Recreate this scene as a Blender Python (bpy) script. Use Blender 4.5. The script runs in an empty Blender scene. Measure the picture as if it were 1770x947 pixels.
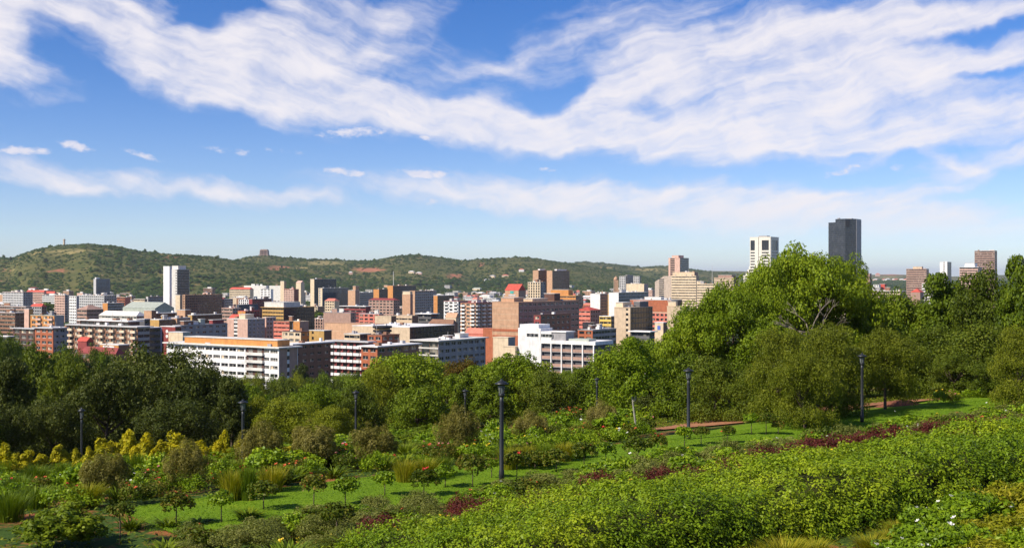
import bpy, math, random
import numpy as np
from mathutils import Vector, Matrix

# ------------------------------------------------------------------ camera, sky, sun, exposure
SC = bpy.context.scene
COL = SC.collection
H = 60.0            # height of the viewpoint above the city plain
F = 2040.0          # focal length in pixels of the 1770 px wide photograph
HOR = 478.0         # row of the horizon
cam = bpy.data.cameras.new("camera")
cam.sensor_width = 36.0
cam.lens = 36.0 * F / 1770.0
cam.shift_y = (HOR - 473.5) / 1770.0
cam.clip_start = 0.3
cam.clip_end = 80000
CAM = bpy.data.objects.new("camera", cam)
CAM.location = (0, 0, H)
CAM.rotation_euler = (math.pi / 2, 0, 0)
COL.objects.link(CAM)
SC.camera = CAM
SC.view_settings.view_transform = 'Standard'
SC.view_settings.look = 'None'
SC.view_settings.exposure = 0.4
SC.view_settings.gamma = 1.0
SC.cycles.max_bounces = 5
SC.cycles.diffuse_bounces = 2
SC.cycles.glossy_bounces = 2
SC.cycles.transmission_bounces = 2
SC.cycles.volume_bounces = 0
SC.cycles.transparent_max_bounces = 6
SC.cycles.use_denoising = True

SUN_EL, SUN_AZ = math.radians(40), math.radians(-121)     # azimuth from +Y towards +X
sun = bpy.data.lights.new("sun", 'SUN')
sun.energy = 4.6
sun.angle = math.radians(0.5)
sun.color = (1.0, 0.915, 0.77)
SUN = bpy.data.objects.new("sun", sun)
tosun = Vector((math.sin(SUN_AZ) * math.cos(SUN_EL), math.cos(SUN_AZ) * math.cos(SUN_EL), math.sin(SUN_EL)))
SUN.rotation_euler = tosun.to_track_quat('Z', 'Y').to_euler()
SUN.location = (0, 0, 300)
COL.objects.link(SUN)


class NT:
    """small helper to write node trees"""
    def __init__(s, tree):
        s.t = tree; s.n = tree.nodes; s.l = tree.links
    def put(s, sock, v):
        if v is None: return
        if isinstance(v, bpy.types.NodeSocket): s.l.new(v, sock)
        else: sock.default_value = v
    def node(s, typ, ins=None, out=0, **props):
        nd = s.n.new(typ)
        for k, v in props.items(): setattr(nd, k, v)
        for k, v in (ins or {}).items(): s.put(nd.inputs[k], v)
        return nd.outputs[out]
    def m(s, op, a, b=None, c=None, clamp=False):
        nd = s.n.new('ShaderNodeMath'); nd.operation = op; nd.use_clamp = clamp
        for i, v in enumerate((a, b, c)): s.put(nd.inputs[i], v)
        return nd.outputs[0]
    def v(s, op, a, b=None, out=0):
        nd = s.n.new('ShaderNodeVectorMath'); nd.operation = op
        s.put(nd.inputs[0], a)
        if b is not None: s.put(nd.inputs[1], b)
        return nd.outputs[out]
    def noise(s, vec, scale, detail=4, rough=0.55, dist=0.0, out=0):
        return s.node('ShaderNodeTexNoise', {'Vector': vec, 'Scale': scale, 'Detail': detail, 'Roughness': rough, 'Distortion': dist}, out)
    def ramp(s, fac, stops, out=0, interp='LINEAR'):
        nd = s.n.new('ShaderNodeValToRGB'); nd.color_ramp.interpolation = interp
        e = nd.color_ramp.elements
        while len(e) < len(stops): e.new(0.5)
        for i, (p, c) in enumerate(stops):
            e[i].position = p
            e[i].color = (c, c, c, 1) if isinstance(c, (int, float)) else (*c, 1)
        s.put(nd.inputs[0], fac)
        return nd.outputs[out]
    def mix(s, fac, a, b, blend='MIX'):
        nd = s.n.new('ShaderNodeMix'); nd.data_type = 'RGBA'; nd.blend_type = blend
        s.put(nd.inputs[0], fac)
        for i, v in ((6, a), (7, b)):
            if isinstance(v, tuple) and len(v) == 3: v = (*v, 1)
            s.put(nd.inputs[i], v)
        return nd.outputs[2]
    def smooth(s, x, lo, hi, to0=0.0, to1=1.0):
        return s.node('ShaderNodeMapRange', {'Value': x, 'From Min': lo, 'From Max': hi, 'To Min': to0, 'To Max': to1}, 0, interpolation_type='SMOOTHSTEP')


def pix_azel(px, py):
    kx, kz = (px - 885) / F, (HOR - py) / F
    return math.atan(kx), math.atan(kz / math.sqrt(1 + kx * kx))


world = bpy.data.worlds.new("World")
SC.world = world
world.use_nodes = True
W = NT(world.node_tree)
bg = W.n['Background']
sky = W.n.new('ShaderNodeTexSky')
sky.sky_type = 'NISHITA'
sky.sun_disc = False
sky.sun_elevation = SUN_EL
sky.sun_rotation = SUN_AZ % (2 * math.pi)
sky.altitude = 1400
sky.air_density = 1.0
sky.dust_density = 0.15
sky.ozone_density = 3.0
dirv = W.v('NORMALIZE', W.node('ShaderNodeTexCoord', None, 0))
sep = W.n.new('ShaderNodeSeparateXYZ'); W.l.new(dirv, sep.inputs[0])
az = W.m('ARCTAN2', sep.outputs[0], sep.outputs[1])
el = W.m('ARCSINE', sep.outputs[2])
hs = W.node('ShaderNodeHueSaturation', {'Hue': 0.515, 'Saturation': W.smooth(el, 0.0, 0.2, 1.22, 1.36), 'Value': 0.95, 'Color': sky.outputs[0]})
# sky chart: one unit = one degree, x azimuth, y elevation
DEG = 180 / math.pi
chart = W.node('ShaderNodeCombineXYZ', {'X': W.m('MULTIPLY', az, DEG), 'Y': W.m('MULTIPLY', el, DEG), 'Z': 0.0})
wn = W.noise(chart, 0.28, 3, 0.55, 0, 1)
warp = W.v('MULTIPLY', W.v('SUBTRACT', wn, (0.5, 0.5, 0.5)), (3.4, 2.2, 0))
wn2 = W.noise(chart, 1.4, 3, 0.6, 0, 1)
warp2 = W.v('MULTIPLY', W.v('SUBTRACT', wn2, (0.5, 0.5, 0.5)), (0.7, 0.3, 0))
P = W.v('ADD', W.v('ADD', chart, warp), warp2)
# clouds: (px, py, rx, ry, tilt in degrees anticlockwise, amount)
CLOUDS = [
    (-40, 60, 120, 120, -60, 0.8), (45, 130, 85, 32, -12, 0.75), (30, 30, 70, 60, 0, 0.6), (80, 180, 60, 14, 10, 0.4),
    (250, 70, 160, 52, -24, 0.85), (400, 110, 210, 50, -16, 0.95), (470, 50, 190, 60, 35, 0.75), (620, 90, 190, 70, 10, 0.75),
    (620, 175, 230, 42, -12, 0.95), (800, 205, 190, 36, -10, 0.95), (900, 228, 110, 24, -6, 0.8), (350, 160, 200, 22, -18, 0.45),
    (700, 20, 120, 30, 30, 0.4), (160, 5, 130, 25, 0, 0.6),
    (990, 205, 110, 26, 32, 0.75), (1060, 150, 110, 34, 45, 0.6), (860, 112, 100, 22, 12, 0.55), (970, 60, 190, 32, 28, 0.5),
    (960, 130, 130, 20, 20, 0.4), (1100, 40, 150, 46, 20, 0.5), (1200, 110, 170, 70, 30, 0.65),
    (1330, 150, 250, 95, 6, 1.0), (1300, 235, 240, 38, -2, 0.9), (1140, 232, 80, 26, -30, 0.6), (1420, 60, 260, 50, 12, 0.7),
    (1560, 140, 240, 60, 14, 0.85), (1600, 215, 260, 34, 4, 0.75), (1720, 25, 170, 26, 0, 0.75), (1750, 95, 120, 20, 12, 0.5), (1900, 170, 240, 60, 8, 0.7),
    (90, 305, 230, 24, -3, 0.62), (330, 325, 210, 20, -6, 0.6), (470, 335, 120, 14, -3, 0.5), (60, 322, 120, 10, 0, 0.4),
    (370, 258, 70, 10, -5, 0.3),
    (800, 345, 260, 18, -7, 0.55), (1000, 345, 330, 26, -5, 0.7), (1250, 348, 380, 28, -4, 0.85), (1600, 370, 400, 32, -3, 0.85), (1200, 385, 520, 22, -3, 0.5),
    (1550, 420, 420, 24, -2, 0.5), (1690, 282, 110, 20, 14, 0.75), (1625, 325, 60, 8, 12, 0.6), (1465, 290, 60, 9, 18, 0.4), (1550, 292, 14, 7, 0, 0.35), (1640, 275, 60, 10, -25, 0.5),
    (95, 70, 70, 40, -35, -0.7), (370, 15, 60, 16, 20, -0.35), (950, 165, 40, 14, 10, -0.4), (860, 15, 100, 30, 20, -0.6), (1690, 60, 110, 9, 6, -0.8), (1730, 122, 70, 6, 2, -0.7),
    (1120, 185, 50, 20, -30, -0.6), (180, 210, 200, 40, -10, -0.5), (950, 100, 40, 14, 20, -0.3), (1560, 262, 150, 8, 2, -0.3),
]
field = None
for (cx, cy, rx, ry, tilt, amt) in CLOUDS:
    a0, e0 = pix_azel(cx, cy)
    k = DEG / F
    mp = W.n.new('ShaderNodeMapping'); mp.vector_type = 'TEXTURE'
    mp.inputs['Location'].default_value = (a0 * DEG, e0 * DEG, 0)
    mp.inputs['Rotation'].default_value = (0, 0, math.radians(tilt))
    mp.inputs['Scale'].default_value = (rx * k, ry * k, 1)
    W.l.new(P, mp.inputs['Vector'])
    g = W.smooth(W.v('LENGTH', mp.outputs[0], None, 1), 1.8, 0.0, 0.0, amt)
    field = g if field is None else W.m('ADD', field, g)
PUFFS = [(38, 261, 50, 10, 2, 1.0), (133, 254, 36, 10, -12, 1.0), (245, 268, 45, 7, -14, 0.7), (612, 229, 80, 12, 4, 0.95), (598, 298, 58, 9, -5, 1.0), (735, 302, 64, 12, -3, 1.0), (945, 293, 18, 6, 0, 0.85), (738, 240, 18, 7, -10, 0.8), (1550, 292, 14, 9, 0, 0.7), (1465, 294, 60, 9, 16, 0.7), (500, 262, 60, 6, -4, 0.4), (400, 262, 60, 8, -6, 0.5), (742, 349, 30, 10, 0, 0.6)]
P2 = W.v('ADD', chart, W.v('MULTIPLY', warp2, (0.5, 0.5, 0)))
pf = None
for (cx, cy, rx, ry, tilt, amt) in PUFFS:
    a0, e0 = pix_azel(cx, cy); k = DEG / F
    mp = W.n.new('ShaderNodeMapping'); mp.vector_type = 'TEXTURE'
    mp.inputs['Location'].default_value = (a0 * DEG, e0 * DEG, 0); mp.inputs['Rotation'].default_value = (0, 0, math.radians(tilt)); mp.inputs['Scale'].default_value = (rx * k, ry * k, 1)
    W.l.new(P2, mp.inputs['Vector'])
    g = W.smooth(W.v('LENGTH', mp.outputs[0], None, 1), 1.25, 0.2, 0.0, amt)
    pf = g if pf is None else W.m('MAXIMUM', pf, g)
# streaky fibres, turning with the azimuth, over the whole sky
def streak(rot, sx, sy, scale, det):
    mp = W.n.new('ShaderNodeMapping'); mp.inputs['Rotation'].default_value = (0, 0, math.radians(rot))
    mp.inputs['Scale'].default_value = (1, 1, 1); W.l.new(W.v('ADD', chart, W.v('MULTIPLY', warp, (0.75, 0.75, 0))), mp.inputs['Vector'])
    mq = W.v('MULTIPLY', mp.outputs[0], (sx, sy, 1))
    return W.noise(mq, scale, det, 0.58)
s_left = streak(18, 0.16, 1.0, 1.0, 4)
s_right = streak(-14, 0.11, 1.0, 1.1, 4)
side = W.smooth(W.m('MULTIPLY', az, DEG), -4.0, 4.0)
fib = W.m('ADD', W.m('MULTIPLY', s_left, W.m('SUBTRACT', 1.0, side)), W.m('MULTIPLY', s_right, side))
fluff = W.noise(W.v('MULTIPLY', P, (0.6, 1, 1)), 0.8, 7, 0.58)
# away from the charted part the same kind of cloud goes on
outx = W.smooth(W.m('ABSOLUTE', W.m('MULTIPLY', az, DEG)), 27.0, 40.0)
outy = W.smooth(W.m('MULTIPLY', el, DEG), 14.5, 24.0)
outside = W.m('MAXIMUM', outx, outy)
big = W.noise(chart, 0.05, 3, 0.5)
field2 = W.m('ADD', W.m('MULTIPLY', field, W.m('SUBTRACT', 1.0, outside)), W.m('MULTIPLY', W.smooth(big, 0.42, 0.66), W.m('MULTIPLY', outside, 0.8)))
field2 = W.m('MINIMUM', field2, 1.15)
body = W.m('ADD', W.m('MULTIPLY', W.m('SUBTRACT', fib, 0.5), 1.6), W.m('MULTIPLY', W.m('SUBTRACT', fluff, 0.5), 1.2))
dens = W.m('ADD', field2, W.m('MULTIPLY', body, W.m('ADD', 0.25, W.m('MULTIPLY', W.smooth(field2, 0.0, 0.4), 0.75))))
mask = W.m('POWER', W.smooth(dens, 0.1, 1.6), 0.9)
puffn = W.noise(W.v('MULTIPLY', chart, (1, 1.6, 1)), 1.6, 6, 0.62)
mask = W.m('MAXIMUM', mask, W.m('MULTIPLY', W.smooth(pf, 0.0, 0.25), W.smooth(W.m('ADD', pf, W.m('MULTIPLY', W.m('SUBTRACT', puffn, 0.5), 2.4)), 0.25, 1.2)))
mask = W.m('MULTIPLY', mask, W.smooth(W.m('MULTIPLY', el, DEG), 0.5, 3.5))
mask = W.m('MULTIPLY', mask, 0.95)
hs = W.mix(1.0, hs, W.mix(W.smooth(el, 0.0, 0.22), (0.90, 0.93, 1.12, 1), (0.97, 0.98, 1.03, 1)), 'MULTIPLY')
ccol = W.mix(W.smooth(dens, 0.3, 1.3), (6.2, 6.1, 6.9, 1), (7.3, 6.95, 7.15, 1))
W.l.new(W.mix(mask, hs, ccol), bg.inputs['Color'])
bg.inputs['Strength'].default_value = 0.1
world.cycles.sampling_method = 'MANUAL'
world.cycles.sample_map_resolution = 512

# ------------------------------------------------------------------ helpers
def hashn(ix, iy, seed):
    h = (ix.astype(np.int64) * 374761393 + iy.astype(np.int64) * 668265263 + seed * 974711) & 0x7fffffff
    h = ((h ^ (h >> 13)) * 1274126177) & 0x7fffffff
    return ((h ^ (h >> 16)) & 0xffff) / 65535.0
def vnoise(x, y, seed=0):
    x = np.asarray(x, float); y = np.asarray(y, float)
    ix, iy = np.floor(x), np.floor(y); fx, fy = x - ix, y - iy
    fx = fx * fx * (3 - 2 * fx); fy = fy * fy * (3 - 2 * fy)
    a = hashn(ix, iy, seed); b = hashn(ix + 1, iy, seed); c = hashn(ix, iy + 1, seed); d = hashn(ix + 1, iy + 1, seed)
    return (a + (b - a) * fx) * (1 - fy) + (c + (d - c) * fx) * fy
def fbm(x, y, seed=0, oct=4):
    s = 0; a = 0.5; t = 0
    for i in range(oct):
        s = s + a * vnoise(x * 2 ** i, y * 2 ** i, seed + i); t += a; a *= 0.5
    return s / t - 0.5

UX, UY = 0.777, 0.6295      # direction of the garden terraces
PV = [(-200, -1.8), (0, -2.0), (8, -6.4), (14, -7.6), (27.5, -7.7), (30, -8.2), (34, -9.0), (39, -9.4), (48, -9.4), (60, -10.9), (75, -12.8), (92, -15.2),
      (130, -21), (200, -32), (350, -50), (500, -57), (700, -60), (1e6, -60)]
PVX, PVZ = np.array([p[0] for p in PV]), np.array([p[1] for p in PV])
RIDGES = [  # (distance of foot, of crest, [(px, py) of skyline])
    (2900, 4200, [(-1500, 468), (-400, 462), (-100, 455), (0, 447), (20, 447), (60, 433), (100, 425), (150, 422), (190, 425), (240, 435), (300, 441), (360, 444), (400, 450), (450, 458), (520, 470), (600, 490), (660, 520)]),
    (3600, 5500, [(330, 500), (405, 450), (430, 444), (457, 442), (500, 447), (560, 450), (640, 452), (660, 448), (690, 443), (720, 441), (770, 447), (800, 451), (860, 447), (900, 445), (930, 448), (980, 456), (1030, 464), (1100, 476), (1160, 495)]),
    (5600, 7600, [(760, 500), (980, 456), (1010, 453), (1060, 457), (1110, 463), (1140, 461), (1165, 460), (1200, 467), (1240, 471), (1300, 476), (1400, 486)]),
    (8000, 10500, [(900, 480), (1200, 468), (1300, 469), (1400, 472), (1500, 475), (1540, 474), (1570, 475), (1640, 478), (1770, 474), (2200, 466), (3500, 470)]),
]
def terr(x, y):
    """height of the land relative to the plain (the viewpoint is at H)"""
    x = np.asarray(x, float); y = np.asarray(y, float)
    v = -UY * x + UX * y
    z = np.interp(v, PVX, PVZ)
    z = z + np.where((v > 50) & (v < 700), fbm(x / 40, y / 40, 3) * np.clip((v - 50) / 60, 0, 1) * 2.0, 0)
    d = np.maximum(y, 1.0); px = 885 + F * x / d
    hz = np.full_like(z, -60.0)
    for i, (d0, d1, prof) in enumerate(RIDGES):
        sx = np.array([p[0] for p in prof], float); sy = np.array([p[1] for p in prof], float)
        crest = (HOR - np.interp(px, sx, sy)) / F * d1      # relative to the eye
        t = np.clip((d - d0) / (d1 - d0), 0, 1); t2 = np.clip((d - d1) / 2600, 0, 1)
        spur = fbm(px / 55 + 7 * i, d / 500, 11 + i, 4)
        s = t * t * (3 - 2 * t)
        s = np.clip(s + spur * 0.55 * s * (1 - s) * 2, 0, 1.0) * (1 - 0.8 * t2 * t2 * (3 - 2 * t2))
        hz = np.maximum(hz, -60 + (crest + 60) * s)
    z = np.where(d > 2600, np.maximum(z, hz), z)
    return z + H
def tz(x, y): return float(terr(np.array([x]), np.array([y]))[0])
DS = np.concatenate([np.arange(12, 200, 0.5), np.arange(200, 900, 3.0), np.arange(900, 4000, 15.0)])
def hit(px, py, h=0.0):
    """where the sight line through (px, py) comes down to h above the land"""
    x = (px - 885) / F * DS; z = H + (HOR - py) / F * DS
    g = terr(x, DS) + h
    i = int(np.argmax(z <= g)) if np.any(z <= g) else len(DS) - 1
    d = DS[i]
    return (px - 885) / F * d, d, float(g[i] - h)
def P3(px, py, d): return ((px - 885) / F * d, d, H + (HOR - py) / F * d)

MATS = {}
def new_mat(name):
    m = bpy.data.materials.new(name); m.use_nodes = True
    return m, NT(m.node_tree), m.node_tree.nodes['Principled BSDF']
def paint(name, col, rough=0.75, var=0.22, scale=0.35, streaks=True, spec=0.3, metal=0.0):
    """wall or metal colour with grain, stains and weathering"""
    key = name
    if key in MATS: return MATS[key]
    m, t, b = new_mat(name)
    co = t.node('ShaderNodeTexCoord', None, 3)
    n1 = t.noise(co, scale, 5, 0.6)
    n2 = t.noise(t.v('MULTIPLY', co, (1.0, 1.0, 0.15)), scale * 3, 4, 0.6)
    f = t.m('ADD', t.m('MULTIPLY', n1, 0.6), t.m('MULTIPLY', n2, 0.4)) if streaks else n1
    k = t.smooth(f, 0.3, 0.7, 1 - var, 1 + var * 0.6)
    rnd = t.node('ShaderNodeObjectInfo', None, 5)
    k = t.m('MULTIPLY', k, t.m('ADD', 0.93, t.m('MULTIPLY', rnd, 0.14)))
    c = t.mix(1.0, (*col, 1), t.node('ShaderNodeCombineXYZ', {'X': k, 'Y': k, 'Z': k}), 'MULTIPLY')
    t.l.new(c, b.inputs['Base Color'])
    b.inputs['Roughness'].default_value = rough
    b.inputs['Metallic'].default_value = metal
    b.inputs['Specular IOR Level'].default_value = spec
    MATS[key] = m
    return m
def glassmat(name, dark, light, frac=0.25, tint=(0.5, 0.6, 0.7), cell=(1.7, 1.7, 3.2), rough=0.12):
    if name in MATS: return MATS[name]
    m, t, b = new_mat(name)
    co = t.node('ShaderNodeTexCoord', None, 3)
    cells = t.v('FLOOR', t.v('DIVIDE', t.v('ADD', co, (0.01, 0.01, 0.01)), cell))
    wnz = t.node('ShaderNodeTexWhiteNoise', {'Vector': cells}, 0)
    k = t.smooth(wnz, 1 - frac, 1 - frac * 0.3)
    c = t.mix(k, dark, light)
    n = t.noise(co, 0.08, 3)
    c = t.mix(t.smooth(n, 0.35, 0.7), c, tuple(x * 0.6 for x in dark))
    t.l.new(c, b.inputs['Base Color'])
    b.inputs['Roughness'].default_value = rough
    b.inputs['Specular IOR Level'].default_value = 0.7
    MATS[name] = m
    return m
def leafmat(name, c1, c2, c3, trans=0.26, rough=0.5, patch=1.2, spec=0.25):
    if name in MATS: return MATS[name]
    m, t, b = new_mat(name)
    lv = t.node('ShaderNodeAttribute', None, 2, attribute_name='lv')
    co = t.node('ShaderNodeTexCoord', None, 3)
    n = t.noise(co, patch, 3, 0.6)
    rnd = t.node('ShaderNodeObjectInfo', None, 5)
    f = t.m('ADD', t.m('ADD', t.m('MULTIPLY', lv, 0.6), t.m('MULTIPLY', t.m('SUBTRACT', n, 0.3), 0.8)), t.m('MULTIPLY', t.m('SUBTRACT', rnd, 0.5), 0.25))
    c = t.ramp(f, [(0.0, c1), (0.45, c2), (1.0, c3)])
    t.l.new(c, b.inputs['Base Color'])
    b.inputs['Roughness'].default_value = rough
    b.inputs['Specular IOR Level'].default_value = spec * 0.5
    tr = t.n.new('ShaderNodeBsdfTranslucent')
    t.l.new(t.mix(1.0, c, (1.3, 1.25, 0.4, 1), 'MULTIPLY'), tr.inputs[0])
    mx = t.n.new('ShaderNodeMixShader'); mx.inputs[0].default_value = min(trans, 0.27)
    t.l.new(b.outputs[0], mx.inputs[1]); t.l.new(tr.outputs[0], mx.inputs[2])
    t.l.new(mx.outputs[0], t.n['Material Output'].inputs[0])
    MATS[name] = m
    return m

def mesh_np(name, verts, quads=None, tris=None, mats=(), lv=None, midx=None, smooth=False):
    me = bpy.data.meshes.new(name)
    verts = np.asarray(verts, np.float32)
    q = np.zeros((0, 4), np.int32) if quads is None else np.asarray(quads, np.int32)
    r = np.zeros((0, 3), np.int32) if tris is None else np.asarray(tris, np.int32)
    me.vertices.add(len(verts)); me.vertices.foreach_set('co', verts.ravel())
    nl = q.size + r.size
    me.loops.add(nl); me.loops.foreach_set('vertex_index', np.concatenate([q.ravel(), r.ravel()]))
    npoly = len(q) + len(r)
    me.polygons.add(npoly)
    tot = np.concatenate([np.full(len(q), 4), np.full(len(r), 3)]).astype(np.int32)
    st = np.concatenate([[0], np.cumsum(tot)[:-1]]).astype(np.int32) if npoly else np.zeros(0, np.int32)
    me.polygons.foreach_set('loop_start', st)
    try: me.polygons.foreach_set('loop_total', tot)
    except Exception: pass
    for m in mats: me.materials.append(m)
    if midx is not None: me.polygons.foreach_set('material_index', np.asarray(midx, np.int32))
    if smooth: me.polygons.foreach_set('use_smooth', np.ones(npoly, bool))
    if lv is not None:
        a = me.attributes.new('lv', 'FLOAT', 'FACE'); a.data.foreach_set('value', np.asarray(lv, np.float32))
    me.update(calc_edges=True)
    return me
def link(name, data, parent=None, loc=None, rot=None, scale=None, **props):
    o = bpy.data.objects.new(name, data)
    if parent is not None: o.parent = parent
    if loc is not None: o.location = loc
    if rot is not None: o.rotation_euler = rot
    if scale is not None: o.scale = scale if hasattr(scale, '__len__') else (scale,) * 3
    for k, v in props.items(): o[k] = v
    COL.objects.link(o)
    return o

BOXF = np.array([(0, 3, 2, 1), (4, 5, 6, 7), (0, 1, 5, 4), (1, 2, 6, 5), (2, 3, 7, 6), (3, 0, 4, 7)])
class MB:
    """collects boxes, prisms and lathes into one mesh, several materials allowed"""
    def __init__(s): s.v = []; s.f = []; s.mi = []; s.n = 0; s.mats = []
    def mat(s, m):
        if m not in s.mats: s.mats.append(m)
        return s.mats.index(m)
    def add(s, vs, fs, m):
        i = s.mat(m)
        s.v.extend(vs); s.f.extend([tuple(k + s.n for k in f) for f in fs]); s.mi.extend([i] * len(fs)); s.n += len(vs)
    def box(s, x0, x1, y0, y1, z0, z1, m):
        if x1 < x0: x0, x1 = x1, x0
        if y1 < y0: y0, y1 = y1, y0
        if x1 - x0 < 1e-4 or y1 - y0 < 1e-4 or z1 - z0 < 1e-4: return
        s.add([(x0, y0, z0), (x1, y0, z0), (x1, y1, z0), (x0, y1, z0), (x0, y0, z1), (x1, y0, z1), (x1, y1, z1), (x0, y1, z1)], BOXF.tolist(), m)
    def prism(s, poly, z0, z1, m, top=None):
        n = len(poly); top = top or poly
        s.add([(x, y, z0) for x, y in poly] + [(x, y, z1) for x, y in top],
              [tuple(range(n - 1, -1, -1)), tuple(range(n, 2 * n))] + [(i, (i + 1) % n, n + (i + 1) % n, n + i) for i in range(n)], m)
    def lathe(s, prof, m, n=12, cx=0, cy=0):
        k = len(prof)
        vs = [(cx + r * math.cos(2 * math.pi * j / n), cy + r * math.sin(2 * math.pi * j / n), z) for r, z in prof for j in range(n)]
        fs = [(i * n + j, i * n + (j + 1) % n, (i + 1) * n + (j + 1) % n, (i + 1) * n + j) for i in range(k - 1) for j in range(n)]
        fs += [tuple(range(n - 1, -1, -1)), tuple((k - 1) * n + j for j in range(n))]
        s.add(vs, fs, m)
    def tube(s, pts, rad, m, n=6):
        pts = [Vector(p) for p in pts]; rings = []
        for i, p in enumerate(pts):
            d = (pts[min(i + 1, len(pts) - 1)] - pts[max(i - 1, 0)]).normalized()
            a = d.orthogonal().normalized(); b = d.cross(a)
            r = rad[i] if hasattr(rad, '__len__') else rad
            rings.append([tuple(p + (a * math.cos(2 * math.pi * j / n) + b * math.sin(2 * math.pi * j / n)) * r) for j in range(n)])
        vs = [q for r in rings for q in r]
        fs = [(i * n + j, i * n + (j + 1) % n, (i + 1) * n + (j + 1) % n, (i + 1) * n + j) for i in range(len(pts) - 1) for j in range(n)]
        fs += [tuple(range(n - 1, -1, -1)), tuple((len(pts) - 1) * n + j for j in range(n))]
        s.add(vs, fs, m)
    def mesh(s, name, smooth=False):
        me = bpy.data.meshes.new(name); me.from_pydata(s.v, [], s.f)
        for m in s.mats: me.materials.append(m)
        me.polygons.foreach_set('material_index', s.mi)
        if smooth: me.polygons.foreach_set('use_smooth', [True] * len(s.f))
        me.update()
        return me
    def obj(s, name, parent=None, smooth=False, **props):
        if not s.f: return None
        return link(name, s.mesh(name, smooth), parent, **props)

# labels: every countable thing is registered and named after what it stands beside
REG = []
def reg(o, base, px, py, cat, group=None, direct=False):
    o['category'] = cat
    if group: o['group'] = group
    REG.append((o, base, px, py, cat, direct))
    return o

# ------------------------------------------------------------------ the land
def ground_mat(name, kind):
    m, t, b = new_mat(name)
    geo = t.node('ShaderNodeNewGeometry', None, 0)
    if kind == 'garden':
        n = t.noise(geo, 0.35, 5, 0.6); n2 = t.noise(geo, 6.0, 5, 0.7); n3 = t.noise(geo, 1.6, 4, 0.6)
        soil = t.ramp(n2, [(0.25, (0.14, 0.05, 0.02)), (0.5, (0.3, 0.11, 0.04)), (0.8, (0.42, 0.18, 0.08))])
        gr = t.ramp(n2, [(0.25, (0.02, 0.045, 0.008)), (0.7, (0.07, 0.12, 0.02))])
        c = t.mix(t.smooth(t.m('ADD', t.m('MULTIPLY', n, 0.6), t.m('MULTIPLY', n3, 0.4)), 0.42, 0.52), soil, gr)
    elif kind == 'lawn':
        n = t.noise(geo, 0.9, 5, 0.7); n2 = t.noise(geo, 9.0, 4, 0.8); n3 = t.noise(geo, 60.0, 2, 0.8)
        f = t.m('ADD', t.m('MULTIPLY', n, 0.45), t.m('ADD', t.m('MULTIPLY', n2, 0.35), t.m('MULTIPLY', n3, 0.2)))
        c = t.ramp(f, [(0.3, (0.075, 0.14, 0.008)), (0.5, (0.14, 0.24, 0.01)), (0.7, (0.25, 0.33, 0.02))])
        bp = t.n.new('ShaderNodeBump'); bp.inputs['Strength'].default_value = 0.5; bp.inputs['Distance'].default_value = 0.05
        t.l.new(n3, bp.inputs['Height']); t.l.new(bp.outputs[0], b.inputs['Normal'])
    elif kind == 'slope':
        n = t.noise(geo, 0.02, 5, 0.6); n2 = t.noise(geo, 0.25, 5, 0.7)
        c = t.ramp(t.m('ADD', t.m('MULTIPLY', n, 0.4), t.m('MULTIPLY', n2, 0.6)), [(0.3, (0.02, 0.045, 0.012)), (0.5, (0.05, 0.085, 0.02)), (0.6, (0.12, 0.11, 0.06)), (0.68, (0.19, 0.16, 0.13))])
    else:
        n = t.noise(geo, 0.0022, 6, 0.62); n2 = t.noise(geo, 0.016, 6, 0.7)
        f = t.m('ADD', t.m('MULTIPLY', n, 0.5), t.m('MULTIPLY', n2, 0.5))
        c = t.ramp(f, [(0.34, (0.035, 0.055, 0.012)), (0.47, (0.08, 0.09, 0.02)), (0.58, (0.13, 0.12, 0.035)), (0.68, (0.22, 0.16, 0.06))])
        a = t.node('ShaderNodeAttribute', None, 2, attribute_name='dry')
        c = t.mix(t.smooth(t.m('ADD', a, t.m('MULTIPLY', t.m('SUBTRACT', n2, 0.5), 3.4)), 0.3, 0.9), c, (0.3, 0.24, 0.09))
        a = t.node('ShaderNodeAttribute', None, 2, attribute_name='soil')
        c = t.mix(t.smooth(t.m('ADD', a, t.m('MULTIPLY', t.m('SUBTRACT', n2, 0.5), 3.4)), 0.35, 0.85), c, (0.38, 0.15, 0.08))
    t.l.new(c, b.inputs['Base Color']); b.inputs['Roughness'].default_value = 0.95; b.inputs['Specular IOR Level'].default_value = 0.1
    return m

def grid_mesh(name, X, Y, Z, mat):
    r, c = X.shape
    V = np.stack([X, Y, Z], -1).reshape(-1, 3)
    i = np.arange(r - 1)[:, None] * c + np.arange(c - 1)[None, :]
    q = np.stack([i, i + 1, i + c + 1, i + c], -1).reshape(-1, 4)
    return mesh_np(name, V, q, mats=[mat], smooth=True)
# garden terraces, laid out along (u, v)
us = np.arange(-110, 190, 2.0); vs_ = np.concatenate([np.arange(-30, 60, 1.0), np.arange(60, 150, 2.5)])
U, V_ = np.meshgrid(us, vs_)
GX, GY = UX * U - UY * V_, UY * U + UX * V_
garden = link("garden_ground", grid_mesh("garden_ground", GX, GY, terr(GX, GY), ground_mat("garden_soil", 'garden')), kind='structure')
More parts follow.
